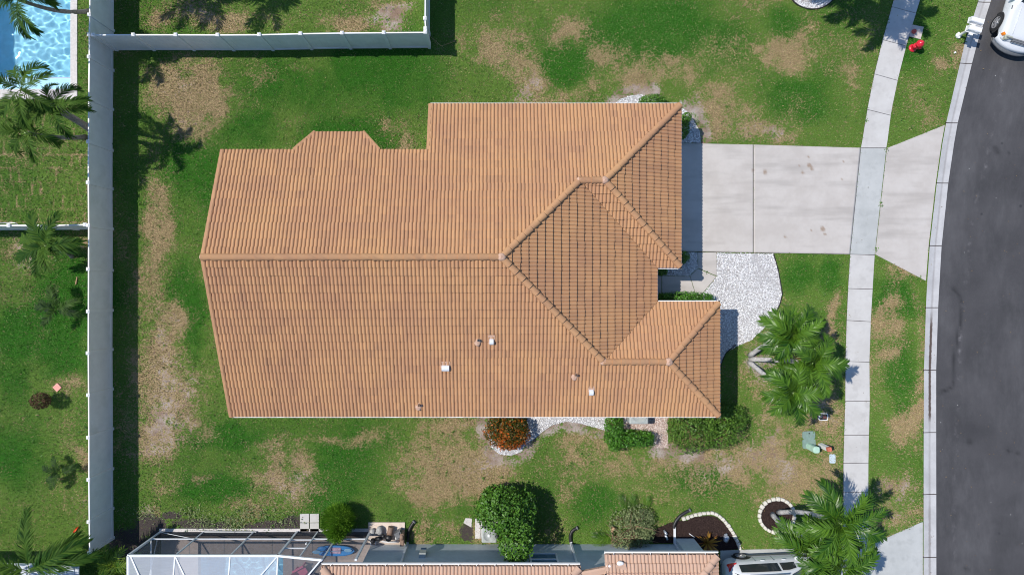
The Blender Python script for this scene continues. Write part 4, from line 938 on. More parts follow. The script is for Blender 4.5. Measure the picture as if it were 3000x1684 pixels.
q, d = lobe_points([L_(1850, 1545, .25, 1.05, .95, .5), L_(1870, 1515, .35, .7, .55, .5), L_(1830, 1590, .3, .6, .45, .45), L_(1880, 1560, .35, .6, .5, .4)], 5200, br, .4); k = q[:, 2] > .03; q = q[k]
nn = br.normal(size=q.shape); nn[:, 2] = np.abs(nn[:, 2]) + .3; nn /= np.linalg.norm(nn, axis=1)[:, None]
v, f = leaf_np(q, nn, .085, .5, br); lo = np.array(loc_(1850, 1545)); link('leaves', np_mesh('leaves', v - lo, f, dict(tint=np.repeat(br.random(len(q)), 4))), M_dull, root)
mb = MB()
for k in range(60):
    a = br.uniform(0, 6.28); r0 = br.uniform(0, .9); s = Vector((lo[0] + r0 * math.cos(a), lo[1] + r0 * .9 * math.sin(a) - .15, br.uniform(.1, .62))); a2 = br.uniform(0, 6.28); L = br.uniform(.4, 1.1)
    e = s + Vector((math.cos(a2) * L, math.sin(a2) * L, br.uniform(-.2, .2))); m_ = (s + e) / 2 + Vector(br.uniform(-.08, .08, 3)); e.z = max(e.z, .04); mb.tube([s, m_, e], [br.uniform(.012, .03), .014, .005], 5)
mb.build('cut_branches', mk('cut_branch', (.22, .145, .09), .85, .3, 12), root, lo)
V = []; Fc = []; T = []
for (px, py, a, L) in ((1840, 1500, 115, .9), (1850, 1495, 85, .7), (1800, 1560, 195, 1.0), (1790, 1565, 215, 1.0), (1780, 1570, 170, .7), (1880, 1490, 60, .6)): frond((*W(px, py), .2), R(a), .15, L, .25, 24, .32, .02, br, .1, V, Fc, T)
link('cut_fronds', np_mesh('cut_fronds', np.concatenate(V) - lo, np.concatenate(Fc), dict(tint=np.concatenate(T))), M_palm, root)
# bromeliad
lo = np.array(loc_(2068, 1585)); root = thing('bromeliad', 'spiky bronze and yellow bromeliad in the mulch bed', 'plant', tuple(lo))
vs = []; fs = []; tt = []
for k in range(34):
    a = 2 * math.pi * k * .382; e = R(br.uniform(15, 70)); L = br.uniform(.45, .75); d = np.array((math.cos(a) * math.cos(e), math.sin(a) * math.cos(e), math.sin(e))); s = np.array((-math.sin(a), math.cos(a), 0)) * .035
    p = np.array((0, 0, .15)); o = len(vs); vs += [p - s, p + s, p + d * L * .6 + s, p + d * L * .6 - s, p + d * L - np.array((0, 0, .06)) + s * .1, p + d * L - np.array((0, 0, .06)) - s * .1]; fs += [(o, o + 1, o + 2, o + 3), (o + 3, o + 2, o + 4, o + 5)]; tt += [br.random()] * 6
link('leaves', np_mesh('leaves', vs, fs, dict(tint=tt)), M_brom, root)
# low weeds along the pool cage
q = []
for px, py, n in ((600, 1530, 260), (680, 1525, 220), (830, 1525, 160), (560, 1500, 160), (740, 1500, 200), (690, 1545, 120), (430, 1500, 120)):
    x, y = W(px, py); q.append(np.stack([br.normal(x, .45, n), np.maximum(br.normal(y, .2, n), -10.95), br.uniform(.03, .14, n)], 1))
q = np.concatenate(q); nn = br.normal(size=q.shape) * .6; nn[:, 2] = 1; nn /= np.linalg.norm(nn, axis=1)[:, None]; v, f = leaf_np(q, nn, .07, .6, br)
tag(link('ground_cover', np_mesh('ground_cover', v, f, dict(tint=np.repeat(br.random(len(q)), 4))), M_dull), 'low leafy weeds along the screen cage', kind='stuff')

wx_ = br.uniform(-24, 23, 2600); wy_ = br.uniform(-13, 13.6, 2600); k = fbm(wx_, wy_, 2.0, 300) > .5
for p in EXC: k &= ~inpoly(wx_, wy_, p)
wx_ = wx_[k]; wy_ = wy_[k]; q = []
for a, b in zip(wx_, wy_): m_ = int(br.integers(4, 11)); q.append(np.stack([br.normal(a, .055, m_), br.normal(b, .055, m_), br.uniform(.03, .09, m_)], 1))
q = np.concatenate(q); nn = br.normal(size=q.shape) * .5; nn[:, 2] = 1; nn /= np.linalg.norm(nn, axis=1)[:, None]; v, f = leaf_np(q, nn, .075, .5, br)
tag(link('lawn_weeds', np_mesh('lawn_weeds', v, f, dict(tint=np.repeat(br.random(len(q)), 4))), M_leaf), 'broad leaved weeds dotted over the lawns', kind='stuff')
n_ = 1500; a = br.uniform(-24, 24, n_); b = br.uniform(-13, 13.6, n_); nn = br.normal(size=(n_, 3)) * .3; nn[:, 2] = 1; nn /= np.linalg.norm(nn, axis=1)[:, None]
v, f = leaf_np(np.stack([a, b, np.full(n_, .075)], 1), nn, .06, .35, br); k = np.ones(n_, bool)
for p in EXC[-5:-4] + EXC[:7] + EXC[20:22]: k &= ~inpoly(a, b, p)
tag(link('leaf_litter', np_mesh('leaf_litter', v.reshape(-1, 4, 3)[k].reshape(-1, 3), np.arange(4 * k.sum()).reshape(-1, 4), dict(tint=np.repeat(br.random(int(k.sum())), 4))), M_straw), 'scattered dry leaf scraps on the lawns', kind='stuff')

# ------------------------------------------------------------------ edging stones
def stones(pts, n, label, group, size=.2):
    P = [np.array(W(*p)) for p in pts]; d = np.cumsum([0] + [np.linalg.norm(b - a) for a, b in zip(P[:-1], P[1:])])
    proto = None
    for k in range(n):
        s = (k + .5) / n * d[-1]; x = np.interp(s, d, [p[0] for p in P]); y = np.interp(s, d, [p[1] for p in P]); x2 = np.interp(min(s + .05, d[-1]), d, [p[0] for p in P]); y2 = np.interp(min(s + .05, d[-1]), d, [p[1] for p in P])
        if proto is None:
            mb = MB(); mb.box((0, 0, .05), (.205, .175, .13), taper=.86)
            o = proto = mb.build('edging_stone', M_stone, bevel=.032)
        else: o = proto.copy(); COL.objects.link(o)
        o.location = (x, y, 0); sc = d[-1] / n / .215; o.rotation_euler = (rnd.uniform(-.08, .08), rnd.uniform(-.08, .08), math.atan2(y2 - y, x2 - x) + rnd.uniform(-.12, .12)); o.scale = (sc * rnd.uniform(.94, 1.05), rnd.uniform(.85, 1.15), rnd.uniform(.85, 1.1))
        tag(o, label, 'edging stone', group)
stones([(1996, 1519), (2015, 1514), (2035, 1507), (2060, 1502), (2085, 1501), (2103, 1507), (2120, 1522), (2135, 1541), (2147, 1560), (2157, 1580), (2165, 1598), (2167, 1610)], 19, 'cream edging stone in the curved row around the half round mulch bed', 'edging stones of the half round mulch bed')
stones([(2275 + 51 * math.cos(a), 1509 + 49 * math.sin(a)) for a in np.linspace(0, 2 * math.pi, 41)], 23, 'cream edging stone in the ring around the palm clump', 'edging stones of the palm ring')

# ------------------------------------------------------------------ pools
def pool(name, q, depth, label, loc):
    x0, x1, y0, y1 = q; b = MB()
    b.add([(x0, y0, 0), (x1, y0, 0), (x1, y1, 0), (x0, y1, 0), (x0, y0, -depth), (x1, y0, -depth), (x1, y1, -depth), (x0, y1, -depth)], [(4, 5, 6, 7), (0, 4, 7, 3), (1, 2, 6, 5), (0, 1, 5, 4), (3, 7, 6, 2)])
    root = thing(name, label, 'swimming pool', loc)
    b.build('basin', M_poolw, root, loc)
    return root
def mat_water():
    m, n, l, b = newmat('pool_water')
    b.inputs['Base Color'].default_value = (.86, .96, 1, 1); b.inputs['Roughness'].default_value = 0.0; b.inputs['IOR'].default_value = 1.33; b.inputs['Transmission Weight'].default_value = 1.0
    return m
M_water = mat_water()
def water(root, q, z, loc, res=.035):
    x0, x1, y0, y1 = q; xs = np.arange(x0, x1 + res, res); ys_ = np.arange(y0, y1 + res, res); X, Y = np.meshgrid(np.minimum(xs, x1), np.minimum(ys_, y1))
    wz = .046 * (fbm(X + .5 * fbm(X, Y, 1.2, 4), Y * 1.35, .38, 61, 2) - .5) + .016 * (vn(X + .6 * Y, Y, .22, 5) - .5)
    for _ in range(2): wz[1:-1, 1:-1] = (wz[1:-1, 1:-1] * 2 + wz[2:, 1:-1] + wz[:-2, 1:-1] + wz[1:-1, 2:] + wz[1:-1, :-2]) / 6
    n = len(xs); i, j = np.meshgrid(np.arange(n - 1), np.arange(len(ys_) - 1)); i = i.ravel(); j = j.ravel()
    f = np.stack([j * n + i, j * n + i + 1, (j + 1) * n + i + 1, (j + 1) * n + i], 1)
    v = np.stack([X.ravel(), Y.ravel(), z + wz.ravel()], 1) - np.array(loc)
    o = link('water', np_mesh('water', v, f, smooth=True), M_water, root); return o
pl = (POOL[0] + 3, POOL[2] + 2, 0)
p1 = pool('swimming_pool', POOL, 1.35, 'rectangular swimming pool with rippled blue water at the top left', pl)
w1 = water(p1, POOL, -.12, pl)
mb = MB(); x0, x1, y0, y1 = POOL
mb.prism([(x1, y0 - .47), (x1 + .31, y0 - .47), (x1 + .31, y1 + .3), (x1, y1 + .3)], -.02, .03); mb.prism([(x0 - .3, y0 - .47), (x1 - .004, y0 - .47), (x1 - .004, y0), (x0 - .3, y0)], -.02, .03); mb.prism([(x0 - .3, y0 + .004), (x0, y0 + .004), (x0, y1 + .3), (x0 - .3, y1 + .3)], -.02, .03)
mb.build('coping', M_cope, p1, pl)
mb = MB(); mb.box(((x0 + x1) / 2, y0 + .56, -.16), (x1 - x0 - .03, .05, .1)); mb.build('tile_line', mk('blue_tile_line', (.03, .10, .25), .3, .3, 12), p1, pl)
mb = MB(); mb.box(((x0 + x1) / 2, y0 + .28, -.6), (x1 - x0 - .02, .52, 1.0)); mb.build('pool_step', mk('step_plaster', (.40, .68, .84), .7, .06), p1, pl)
pl2 = (-11.5, -15, 0); p2 = pool('swimming_pool', POOL2, 1.3, 'pale blue swimming pool under the screen cage', pl2); w2 = water(p2, POOL2, -.1, pl2)
for o in (w1, w2): o.cycles.is_caustics_caster = True
for p in (p1, p2):
    for ch in p.children:
        if ch.name.split('.')[0] in ('basin', 'pool_step'): ch.cycles.is_caustics_receiver = True
sun_d.cycles.is_caustics_light = True
# house west of the pool, outside the frame: its eave shades the west end of the water
nb_ = thing('neighbour_house', 'low house beyond the left edge whose roof shades the pool', 'house', (-28, 13, 0))
mb = MB(); mb.box((-29.2, 14.2, 1.4), (7.2, 9.0, 2.8)); mb.build('wall', M_wall, nb_, (-28, 13, 0))
mb = MB(); e = [(-33.2, 9.3, 2.8), (-25.0, 9.3, 2.8), (-25.25, 19.1, 2.8), (-33.2, 19.1, 2.8)]; mb.add(e + [(-29, 12, 4.2), (-29, 16.5, 4.2)], [(0, 1, 4), (1, 2, 5, 4), (2, 3, 5), (3, 0, 4, 5), (3, 2, 1, 0)]); mb.build('roof', M_tile2, nb_, (-28, 13, 0))
sd_ = MB(); sd_.tube([W3(-20, 655, .3), W3(30, 652, .3), W3(44, 653, .3), W3(51, 656, .28), W3(52, 662, .1)], .02, 8)
single('metal_rail', sd_, M_alu, 'bent metal rail lying behind the dividing fence', 'rail', W3(20, 655))

# ------------------------------------------------------------------ grey blue house to the south
SO = (0, -15, 0); sh = thing('grey_blue_house', 'grey blue stucco house with pale tiled roof along the bottom edge', 'house', SO)
ZS = 3.15
mb = MB(); mb.prism([(-5.66, -11.62), (8.85, -11.62), (8.85, -23), (-5.66, -23)], 0, 3.0); mb.build('wall', M_bwall, sh, SO)
xa, ya = W(942, 1655, ZS); xb = W(1701, 1655, ZS)[0]; xc, yc = W(1774, 1621, ZS); xd = W(2104, 1621, ZS)[0]
hh = (xb - xa) / 2
yv = -22.0
sfaces = [([(xa, ya), (xb, ya), (xa + hh, ya - hh)], (0, ya), (0, -1), ZS, .15), ([(xa, ya), (xa + hh, ya - hh), (xa + hh, yv), (xa, yv)], (xa, 0), (1, 0), ZS),
          ([(xb, ya), (xb - hh, ya - hh), (xb - hh, yv), (xb, yv)], (xb, 0), (-1, 0), ZS), ([(xc, yc - 2.3), (xd - 2.3, yc - 2.3), (xd - 2.3, yc - 10), (xc, yc - 10)], (xc, 0), (1, 0), ZS),
          ([(xc, yc), (xd, yc), (xd - 2.3, yc - 2.3), (xc, yc - 2.3)], (0, yc), (0, -1), ZS, .15), ([(xd, yc), (xd, yc - 10), (xd - 2.3, yc - 10), (xd - 2.3, yc - 2.3)], (xd, 0), (-1, 0), ZS),
          ([(xb + .02, -12.0), (xc - .02, -11.62), (xc - .02, -14), (xb + .02, -14)], (0, -11.6), (0, -1), ZS - .1)]
sroof = build_roof('roof', sfaces, M_tile2, sh, SO)
ridge('ridge_cap_row', [(xa, ya, ZS + .02), (xa + hh, ya - hh, ZS + .02 + SLP * hh)], sroof, SO, M_tile2, .15); ridge('ridge_cap_row', [(xb, ya, ZS + .02), (xb - hh, ya - hh, ZS + .02 + SLP * hh)], sroof, SO, M_tile2, .15)
ridge('ridge_cap_row', [(xd, yc, ZS + .02), (xd - 2.3, yc - 2.3, ZS + .98)], sroof, SO, M_tile2, .15)
a = W3(1704, 1682, ZS); b = W3(1832, 1657, ZS + .25); rakes('rake_trim', (a, b), sroof, SO, M_tile2, .26)
rakes('rake_trim', ((xc + .05, yc, ZS + .01), (xc + .05, yc - .55, ZS + .24)), sroof, SO, M_tile2, .2)
mb = MB(); mb.ell((*W(1817, 1650, ZS + .3), ZS + .28), (.16, .1, .05), 10, 6, .15); mb.ell((*W(1785, 1658, ZS + .25), ZS + .22), (.14, .06, .05), 10, 6, .15); mb.build('mortar_joint', M_gut, sroof, SO)
for x0_, x1_, y_ in ((xa, xb - .02, ya + .03), (xc - .04, xd, yc + .03)):
    m = MB(); m.bar((x0_, y_ + .05, ZS - .02), (x1_, y_ + .05, ZS - .02), .035, .12); m.bar((x0_, y_ - .02, ZS - .075), (x1_, y_ - .02, ZS - .075), .13, .02)
    n = int((x1_ - x0_) / .75)
    for k in range(n): m.box((x0_ + (k + .5) * .75, y_ - .01, ZS + .035), (.03, .12, .012))
    m.build('gutter', M_gut, sh, SO)
mb = MB(); mb.prism([(xa, ya - .1), (xb, ya - .1), (xb, -12.1), (xa, -12.1)], 2.92, 2.98); mb.prism([(xc, yc - .1), (xd, yc - .1), (xd, -12.1), (xc, -12.1)], 2.92, 2.98); mb.build('soffit', M_white, sh, SO)
# window
x0_, x1_ = W(1555, 1640, 2)[0], W(1634, 1640, 2)[0]
win = MB(); win.bar((x0_, -11.60, 1.15), (x1_, -11.60, 1.15), .08, .08); win.bar((x0_, -11.60, 2.35), (x1_, -11.60, 2.35), .08, .08); win.bar((x0_, -11.60, 1.15), (x0_, -11.60, 2.35), .08, .08); win.bar((x1_, -11.60, 1.15), (x1_, -11.60, 2.35), .08, .08); win.bar((x0_, -11.59, 1.78), (x1_, -11.59, 1.78), .05, .05)
wo = win.build('window', M_white, sh, SO); pn = MB(); pn.box(((x0_ + x1_) / 2, -11.61, 1.75), (x1_ - x0_ - .05, .02, 1.2)); pn.build('pane', mk('blue_pane', (.10, .19, .27), .12, .1, 3, .6), wo, SO)
def downspout(px, py, bend):
    x, y = W(px, py); m = MB(); m.bar((x, -11.57, .12), (x, -11.57, 2.9), .09, .09); m.bar((x, -11.57, .10), (x, y + .30 if bend else y, .08), .09, .09); return m
for px in (1195, 1672, 1975):
    x = W(px, 1594)[0]; m = MB(); m.bar((x, -11.56, .10), (x, -11.56, 2.95), .10, .08); ly = -11.56 + (.75 if px == 1975 else .12); m.bar((x, -11.56, .09), (x, ly, .07), .10, .07); m.build('downspout', M_frame, sh, SO)
for lb, pts in (('black corrugated drain pipe curving up beside the pool equipment', [(1195, 1586), (1196, 1565), (1200, 1548), (1206, 1537), (1213, 1528)]), ('short black corrugated drain pipe between the tree and the brush pile', [(1671, 1586), (1671, 1567), (1675, 1556), (1682, 1550), (1690, 1546)]), ('black corrugated drain pipe curving over the mulch bed edging', [(1974, 1546), (1975, 1536), (1982, 1522), (1994, 1509), (2008, 1500), (2020, 1494)])):
    P = [Vector(W3(a, b, .075)) for a, b in pts]; fine = []
    for a, b in zip(P[:-1], P[1:]): fine += [a.lerp(b, k / 8) for k in range(8)]
    fine.append(P[-1])
    m = MB(); m.tube(fine, [.07 + .008 * (k % 2) for k in range(len(fine))], 10); o = single('drain_pipe', m, M_dark, lb, 'drain pipe', tuple(P[0]), 'black corrugated drain pipes')
    m = MB(); d = (P[-1] - P[-2]).normalized(); m.tube([P[-1] - d * .02, P[-1] + d * .05], .085, 10); m.build('end_collar', M_grey, o, tuple(P[0]))
m = MB(); x, y = W(1240, 1607, 1.2); m.box((x, -11.52, 1.35), (.28, .2, .42)); o = m.build('meter_box', M_acg, sh, SO); m = MB(); m.box((x, -11.50, 1.02), (.24, .16, .2)); m.build('meter_dial', mk('blue_meter', (.03, .09, .2), .4), o, SO)
m = MB(); x = W(1970, 1600)[0]; m.box((x + .55, -11.48, .85), (.85, .26, 1.7)); m.build('wall_bump', M_bwall, sh, SO)

# pool equipment
m = MB(); m.prism(WP([(1080, 1528), (1186.5, 1528), (1186.5, 1592), (1080, 1592)]), 0, .07); pad = single('equipment_pad', m, mk('stained_pad', (.66, .56, .48), .85, .12, 4, dirt=(.45, .26, .13), dscale=2.2), 'stained concrete pad under the pool equipment', 'concrete pad', W3(1130, 1560))
def pumpset():
    o = W3(1135, 1570, .07); r = thing('pool_pump', 'black pool pump with brown motor and white pipes on the concrete pad', 'pool pump', o)
    x, y, _ = o
    m = MB(); m.lathe([(0, .0), (.13, .0), (.15, .1), (.15, .3), (.10, .36), (0, .37)], (x + .1, y + .02, .09), 16); m.build('strainer', M_dark, r, o)
    m = MB(); m.tube([(x + .12, y + .12, .25), (x + .2, y + .5, .25)], .13, 14); m.build('motor', M_tan, r, o)
    m = MB(); m.tube([(x - .25, y - .18, .2), (x + .1, y - .22, .2), (x + .55, y - .2, .2)], .035, 8); m.tube([(x + .42, y - .2, .2), (x + .42, y + .15, .3)], .03, 8); m.tube([(x - .75, y - .1, .1), (x - .75, y - .38, .12), (x - .52, y - .4, .12), (x - .52, y - .12, .15)], .035, 8); m.build('white_pipes', M_gut, r, o)
    m = MB(); m.tube([(x - .5, y - .05, .25), (x - .2, y - .02, .28)], .09, 10); m.ell((x - .62, y - .12, .3), (.12, .12, .16)); m.ell((x - .15, y + .1, .3), (.1, .1, .1)); m.build('valves', M_dark, r, o)
pumpset()
def rock(lb, px, py, r, mat=M_rock):
    x, y = W(px, py); m = MB(); m.ell((x, y, .07 + r[2] * .8), r, 12, 8, .10); single('rock', m, mat, lb, 'rock', (x, y, .07), 'rocks on the equipment pad')
rock('largest grey rock on the pool equipment pad', 1115, 1548, (.17, .2, .18)); rock('smaller grey rock at the west end of the equipment pad', 1094, 1553, (.12, .17, .14)); rock('small grey rock between the two larger ones on the pad', 1105, 1556, (.08, .1, .08))
m = MB(); x, y = W(1171, 1559, .2); m.box((x, y, .34), (.30, .3, .5), rz=.5); m.box((x, y, .62), (.26, .26, .08), rz=.5, taper=.6); single('filter_housing', m, M_grey, 'dark grey filter housing on the equipment pad', 'pool filter', (x, y, .07))
m = MB(); x, y = W(1180, 1573, .3); m.box((x, y, .36), (.16, .55, .58)); m.ell((x, y + .12, .62), (.1, .14, .12)); single('timer_cabinet', m, M_tan, 'brown pool timer cabinet at the east end of the pad', 'cabinet', (x, y, .07))

# pavers and slabs
k = 0
mbp = MB(); mbp.box((0, 0, .025), (.415, .40, .05))
pv = None
for px, py, wd in ((893, 1516, 'upper left'), (922, 1516, 'upper right'), (893, 1543, 'lower left'), (922, 1543, 'lower right')):
    if pv is None: o = pv = mbp.build('paver', M_walk, bevel=.01)
    else: o = pv.copy(); COL.objects.link(o)
    o.location = W3(px, py); o.rotation_euler = (0, 0, rnd.uniform(-.02, .02)); tag(o, f'pale square paver, {wd} of the four beside the feathery shrub', 'paver', 'four square pavers')
for lb, pl_ in (('small pale slab on the soil left of the air conditioner', [(1364, 1516), (1383, 1517), (1381, 1543), (1358, 1530)]), ('long pale slab between the soil and the tree', [(1392, 1517), (1410, 1517), (1409, 1575), (1392, 1576)])):
    m = MB(); m.prism(WP(pl_), 0, .04); single('stone_slab', m, M_cope, lb, 'slab', W3(*pl_[0]))
for lb, pl_ in (('light grey plank lying on the cage footing, western one', [(591, 1559), (598, 1554), (690, 1556), (687, 1565), (588, 1564)]), ('light grey plank lying on the cage footing, eastern one', [(688, 1556), (751, 1556), (749, 1562), (686, 1561)])):
    m = MB(); m.prism(WP(pl_, .14), .10, .14); single('plank', m, M_cross, lb, 'plank', W3(*pl_[0]))

# air conditioners
def ac(lb, x, y, w, group):
    r = thing('air_conditioner', lb, 'air conditioner', (x, y, 0), 0, group)
    m = MB(); m.box((0, 0, .40), (w, w, .8)); m.build('casing', M_acg, r, bevel=.06)
    m = MB(); m.lathe([(w * .43, .803), (w * .43, .82), (w * .40, .82), (w * .38, .806), (w * .15, .83), (0, .83)], (0, 0, 0), 24)
    for k in range(5): m.lathe([(w * (.12 + .055 * k), .835), (w * (.12 + .055 * k) + .008, .842), (w * (.12 + .055 * k) + .016, .835)], (0, 0, 0), 24)
    m.build('fan_grille', M_acg, r); m = MB(); m.lathe([(0, .87), (.06, .87), (.075, .83)], (0, 0, 0), 14); m.build('fan_hub', M_frame, r)
    m = MB(); m.box((0, 0, .02), (w + .12, w + .12, .04)); m.build('base_slab', M_cope, r)
GA = 'outdoor air conditioner units'
ac('grey air conditioner half hidden under the south eave of the tiled house', *W(1872, 1214, .8), .86, GA); ac('grey air conditioner with round fan beside the tall tree', *W(1433, 1568, .8), .68, GA)

# ------------------------------------------------------------------ screen cage
CO = (-10.5, -11.04, 0); cage = thing('pool_cage', 'white framed screen enclosure over the neighbour pool at the bottom', 'screen enclosure', CO)
yN = -11.04; xL = -15.28; hc = 2.77
T = lambda px, py, z: W3(px, py, z)
fr = MB()
mem = [((473, 1556), (375.5, 1625)), ((598, 1562), (528, 1622)), ((745, 1563), (683, 1622)), ((872, 1565), (820, 1624))]
zt = hc
xs_ = [W(a[0], a[1])[0] for a, b in mem] 
xs_ += [W(932, 1564)[0], W(997, 1564)[0], W(1085, 1564)[0]]
def topz(x): 
    x4, x6 = xs_[3], xs_[5]
    return hc if x <= x4 else hc + min(1, (x - x4) / (x6 - x4)) * .45
for i, x in enumerate(xs_): 
    wd = .085 if i in (0, 3, 6) else .055
    fr.bar((x, yN, 0), (x, yN, topz(x)), wd, wd)
fr.bar((xL, yN, hc), (xs_[3], yN, hc), .085, .09); fr.bar((xs_[3], yN, hc), (xs_[5], yN, topz(xs_[5])), .085, .09)
fr.bar((xL, yN, .92), (xs_[3], yN, .92), .05, .05); fr.bar((xs_[4], yN, .92), (xs_[6], yN, .92), .05, .05); fr.bar((xs_[3], yN, 1.02), (xs_[4], yN, 1.02), .04, .05)
fr.bar((xs_[3], yN - .01, 1.95), (xs_[4], yN - .01, 1.95), .05, .05)
fr.bar((xs_[0], yN, .1), (xs_[1], yN, .95), .03, .03)
fr.bar((xL, yN, hc), (xL, -20, hc), .085, .09)
for yy in (-13.5, -16, -18.5): fr.bar((xL, yy, 0), (xL, yy, hc), .06, .06)
fr.bar((xL, yN, .92), (xL, -20, .92), .05, .05); fr.bar((xL + .05, yN, .4), (xL + .05, -13.5, 1.6), .03, .03)
# roof purlins and braces
dS = lambda x0, y0, x1, y1, z0=hc, z1=hc + .5: fr.bar((x0, y0, z0), (x1, y1, z1), .055, .055)
dS(xs_[1], yN, xs_[1] - .15, -16); dS(xs_[1], yN, xs_[1] + 2.2, -15); dS(xs_[2], yN, xs_[2] - .2, -16); dS(xs_[3], yN, xs_[3] - 2.6, -14); dS(xs_[3], yN, xs_[3] - .1, -16); dS(xL + .1, yN, xL + 2.0, -14.6)
zz = topz(xs_[5]); dS(xs_[5] - .05, yN, xs_[5] - 2.2, -13.6, zz, zz + .2)
frame = fr.build('frame', M_frame, cage, CO)
def panel(name, pts, mat):
    m = MB(); m.add(pts, [tuple(range(len(pts)))]); return m.build(name, mat, cage, CO)
e = .035
for i in range(6):
    a, b = xs_[i] + e, xs_[i + 1] - e
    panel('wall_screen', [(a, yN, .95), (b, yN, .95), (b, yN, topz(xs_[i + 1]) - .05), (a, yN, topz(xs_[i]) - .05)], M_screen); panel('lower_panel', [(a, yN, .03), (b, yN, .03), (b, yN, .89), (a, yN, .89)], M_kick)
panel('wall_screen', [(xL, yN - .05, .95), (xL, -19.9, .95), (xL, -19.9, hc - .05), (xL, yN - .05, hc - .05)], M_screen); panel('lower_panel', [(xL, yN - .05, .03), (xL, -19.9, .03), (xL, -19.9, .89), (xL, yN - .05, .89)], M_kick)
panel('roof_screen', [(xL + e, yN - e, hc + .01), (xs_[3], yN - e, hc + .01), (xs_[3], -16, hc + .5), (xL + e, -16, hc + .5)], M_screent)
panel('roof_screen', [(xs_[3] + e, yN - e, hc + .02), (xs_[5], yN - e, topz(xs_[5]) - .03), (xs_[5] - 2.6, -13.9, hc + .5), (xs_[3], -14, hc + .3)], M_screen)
dm = MB(); dm.bar((xs_[3] + .06, yN + .02, .9), (xs_[3] + .06, yN + .02, 1.9), .05, .03); hd = MB(); hd.box((xs_[4] - .1, yN + .05, 1.55), (.04, .06, .16)); hd.build('door_handle', M_gut, cage, CO)
m = MB(); m.prism([(xL - .08, yN - .12), (xs_[6] + .02, yN - .12), (xs_[6] + .02, yN + .14), (xL - .08, yN + .14)], 0, .05); m.build('footing', M_cope, cage, CO)
pt = MB(); pt.prism([(xL, yN - .13), (-5.68, yN - .13), (-5.68, -12.15), (xL, -12.15)], 0, .02); pt.prism([(xL, -12.154), (POOL2[0] - .0, -12.154), (POOL2[0], -20), (xL, -20)], 0, .02); pt.prism([(POOL2[1], -12.154), (-5.68, -12.154), (-5.68, -20), (POOL2[1], -20)], 0, .02)
struct('patio', pt, M_patio)
jx = MB()
for x in (-14.0, -12.4, -10.2, -8.35): jx.prism([(x - .012, yN - .13), (x + .012, yN - .13), (x + .012, -12.1), (x - .012, -12.1)], .018, .024)
struct('patio_joints', jx, M_grey)
# kayak, paddle, chair
ko = W3(985, 1607, .02); ky = thing('kayak', 'small blue kayak with a plaid seat behind the cage screen', 'kayak', ko, R(-1))
n = 17; vs = []
for i in range(n):
    t = i / (n - 1) * 2 - 1; w_ = .24 * (1 - abs(t) ** 2.6) ** .6 + .004; zk = .03 + .05 * t * t
    vs += [(t * .88, -w_, .22), (t * .88, -w_ * .75, zk), (t * .88, 0, zk - .02), (t * .88, w_ * .75, zk), (t * .88, w_, .22), (t * .88, w_ * .72, .235), (t * .88, 0, .16), (t * .88, -w_ * .72, .235)]
m = MB(); m.add(vs, [(i * 8 + k, i * 8 + (k + 1) % 8, i * 8 + 8 + (k + 1) % 8, i * 8 + 8 + k) for i in range(n - 1) for k in range(8)], True); m.build('hull', M_kayak, ky)
m = MB(); m.ell((-.58, .1, .24), (.22, .11, .05)); m.ell((-.55, -.12, .24), (.2, .1, .05)); m.build('stern_deck', M_kayak, ky)
m = MB(); m.box((.02, .02, .215), (.48, .28, .05)); m.build('seat', M_plaid, ky, bevel=.02)
m = MB(); po = W3(968, 1606, .3); m.tube([(-.75, -.02, .3), (.5, .03, .3)], .014, 6); m.ell((-.82, -.03, .3), (.2, .085, .015)); m.ell((.6, .04, .3), (.19, .08, .015)); o = m.build('paddle', M_kayl, None, loc=(ko[0], ko[1], 0)); tag(o, 'pale blue double bladed paddle lying across the kayak', 'paddle')
co = W3(890, 1668, .02); ch = thing('garden_chair', 'rose pink plastic chair under the cage at the bottom edge', 'chair', co, R(-60))
m = MB(); m.box((0, 0, .32), (.5, .5, .04), rx=-.15); m.build('seat', M_rose, ch)
m = MB(); m.box((0, -.28, .62), (.5, .04, .7), rx=.35); m.build('backrest', M_rose, ch)
for s in (-1, 1):
    m = MB(); m.box((s * .27, .0, .5), (.09, .55, .03)); m.build('armrest', M_rose, ch)
    for yy in (-.2, .22): m = MB(); m.box((s * .25, yy, .24), (.06, .06, .48)); m.build('leg', M_rose, ch)
# patio roof at the lower left corner
PO = (-19.5, -12.5, 0); pr_ = thing('patio_roof', 'white ribbed patio roof at the lower left corner', 'patio roof', PO)
m = MB(); y_ = W(0, 1655, 2.5)[1]; m.box((-21.0, y_ - 1.6, 2.5), (7.0, 3.2, .06))
for k in range(14): m.box((-24.2 + .5 * k, y_ - 1.6, 2.545), (.05, 3.2, .03))
m.build('roof_panel', mk('grey_panel', (.55, .58, .62), .5, .06), pr_, PO); m = MB(); m.bar((-24.5, y_ + .03, 2.5), (-17.45, y_ + .03, 2.5), .07, .13); m.build('gutter', M_gut, pr_, PO)
for x in (-24.3, -21.0, -17.6): m = MB(); m.box((x, y_ - 1.3, 1.23), (.1, .1, 2.46)); m.build('post', M_white, pr_, PO)

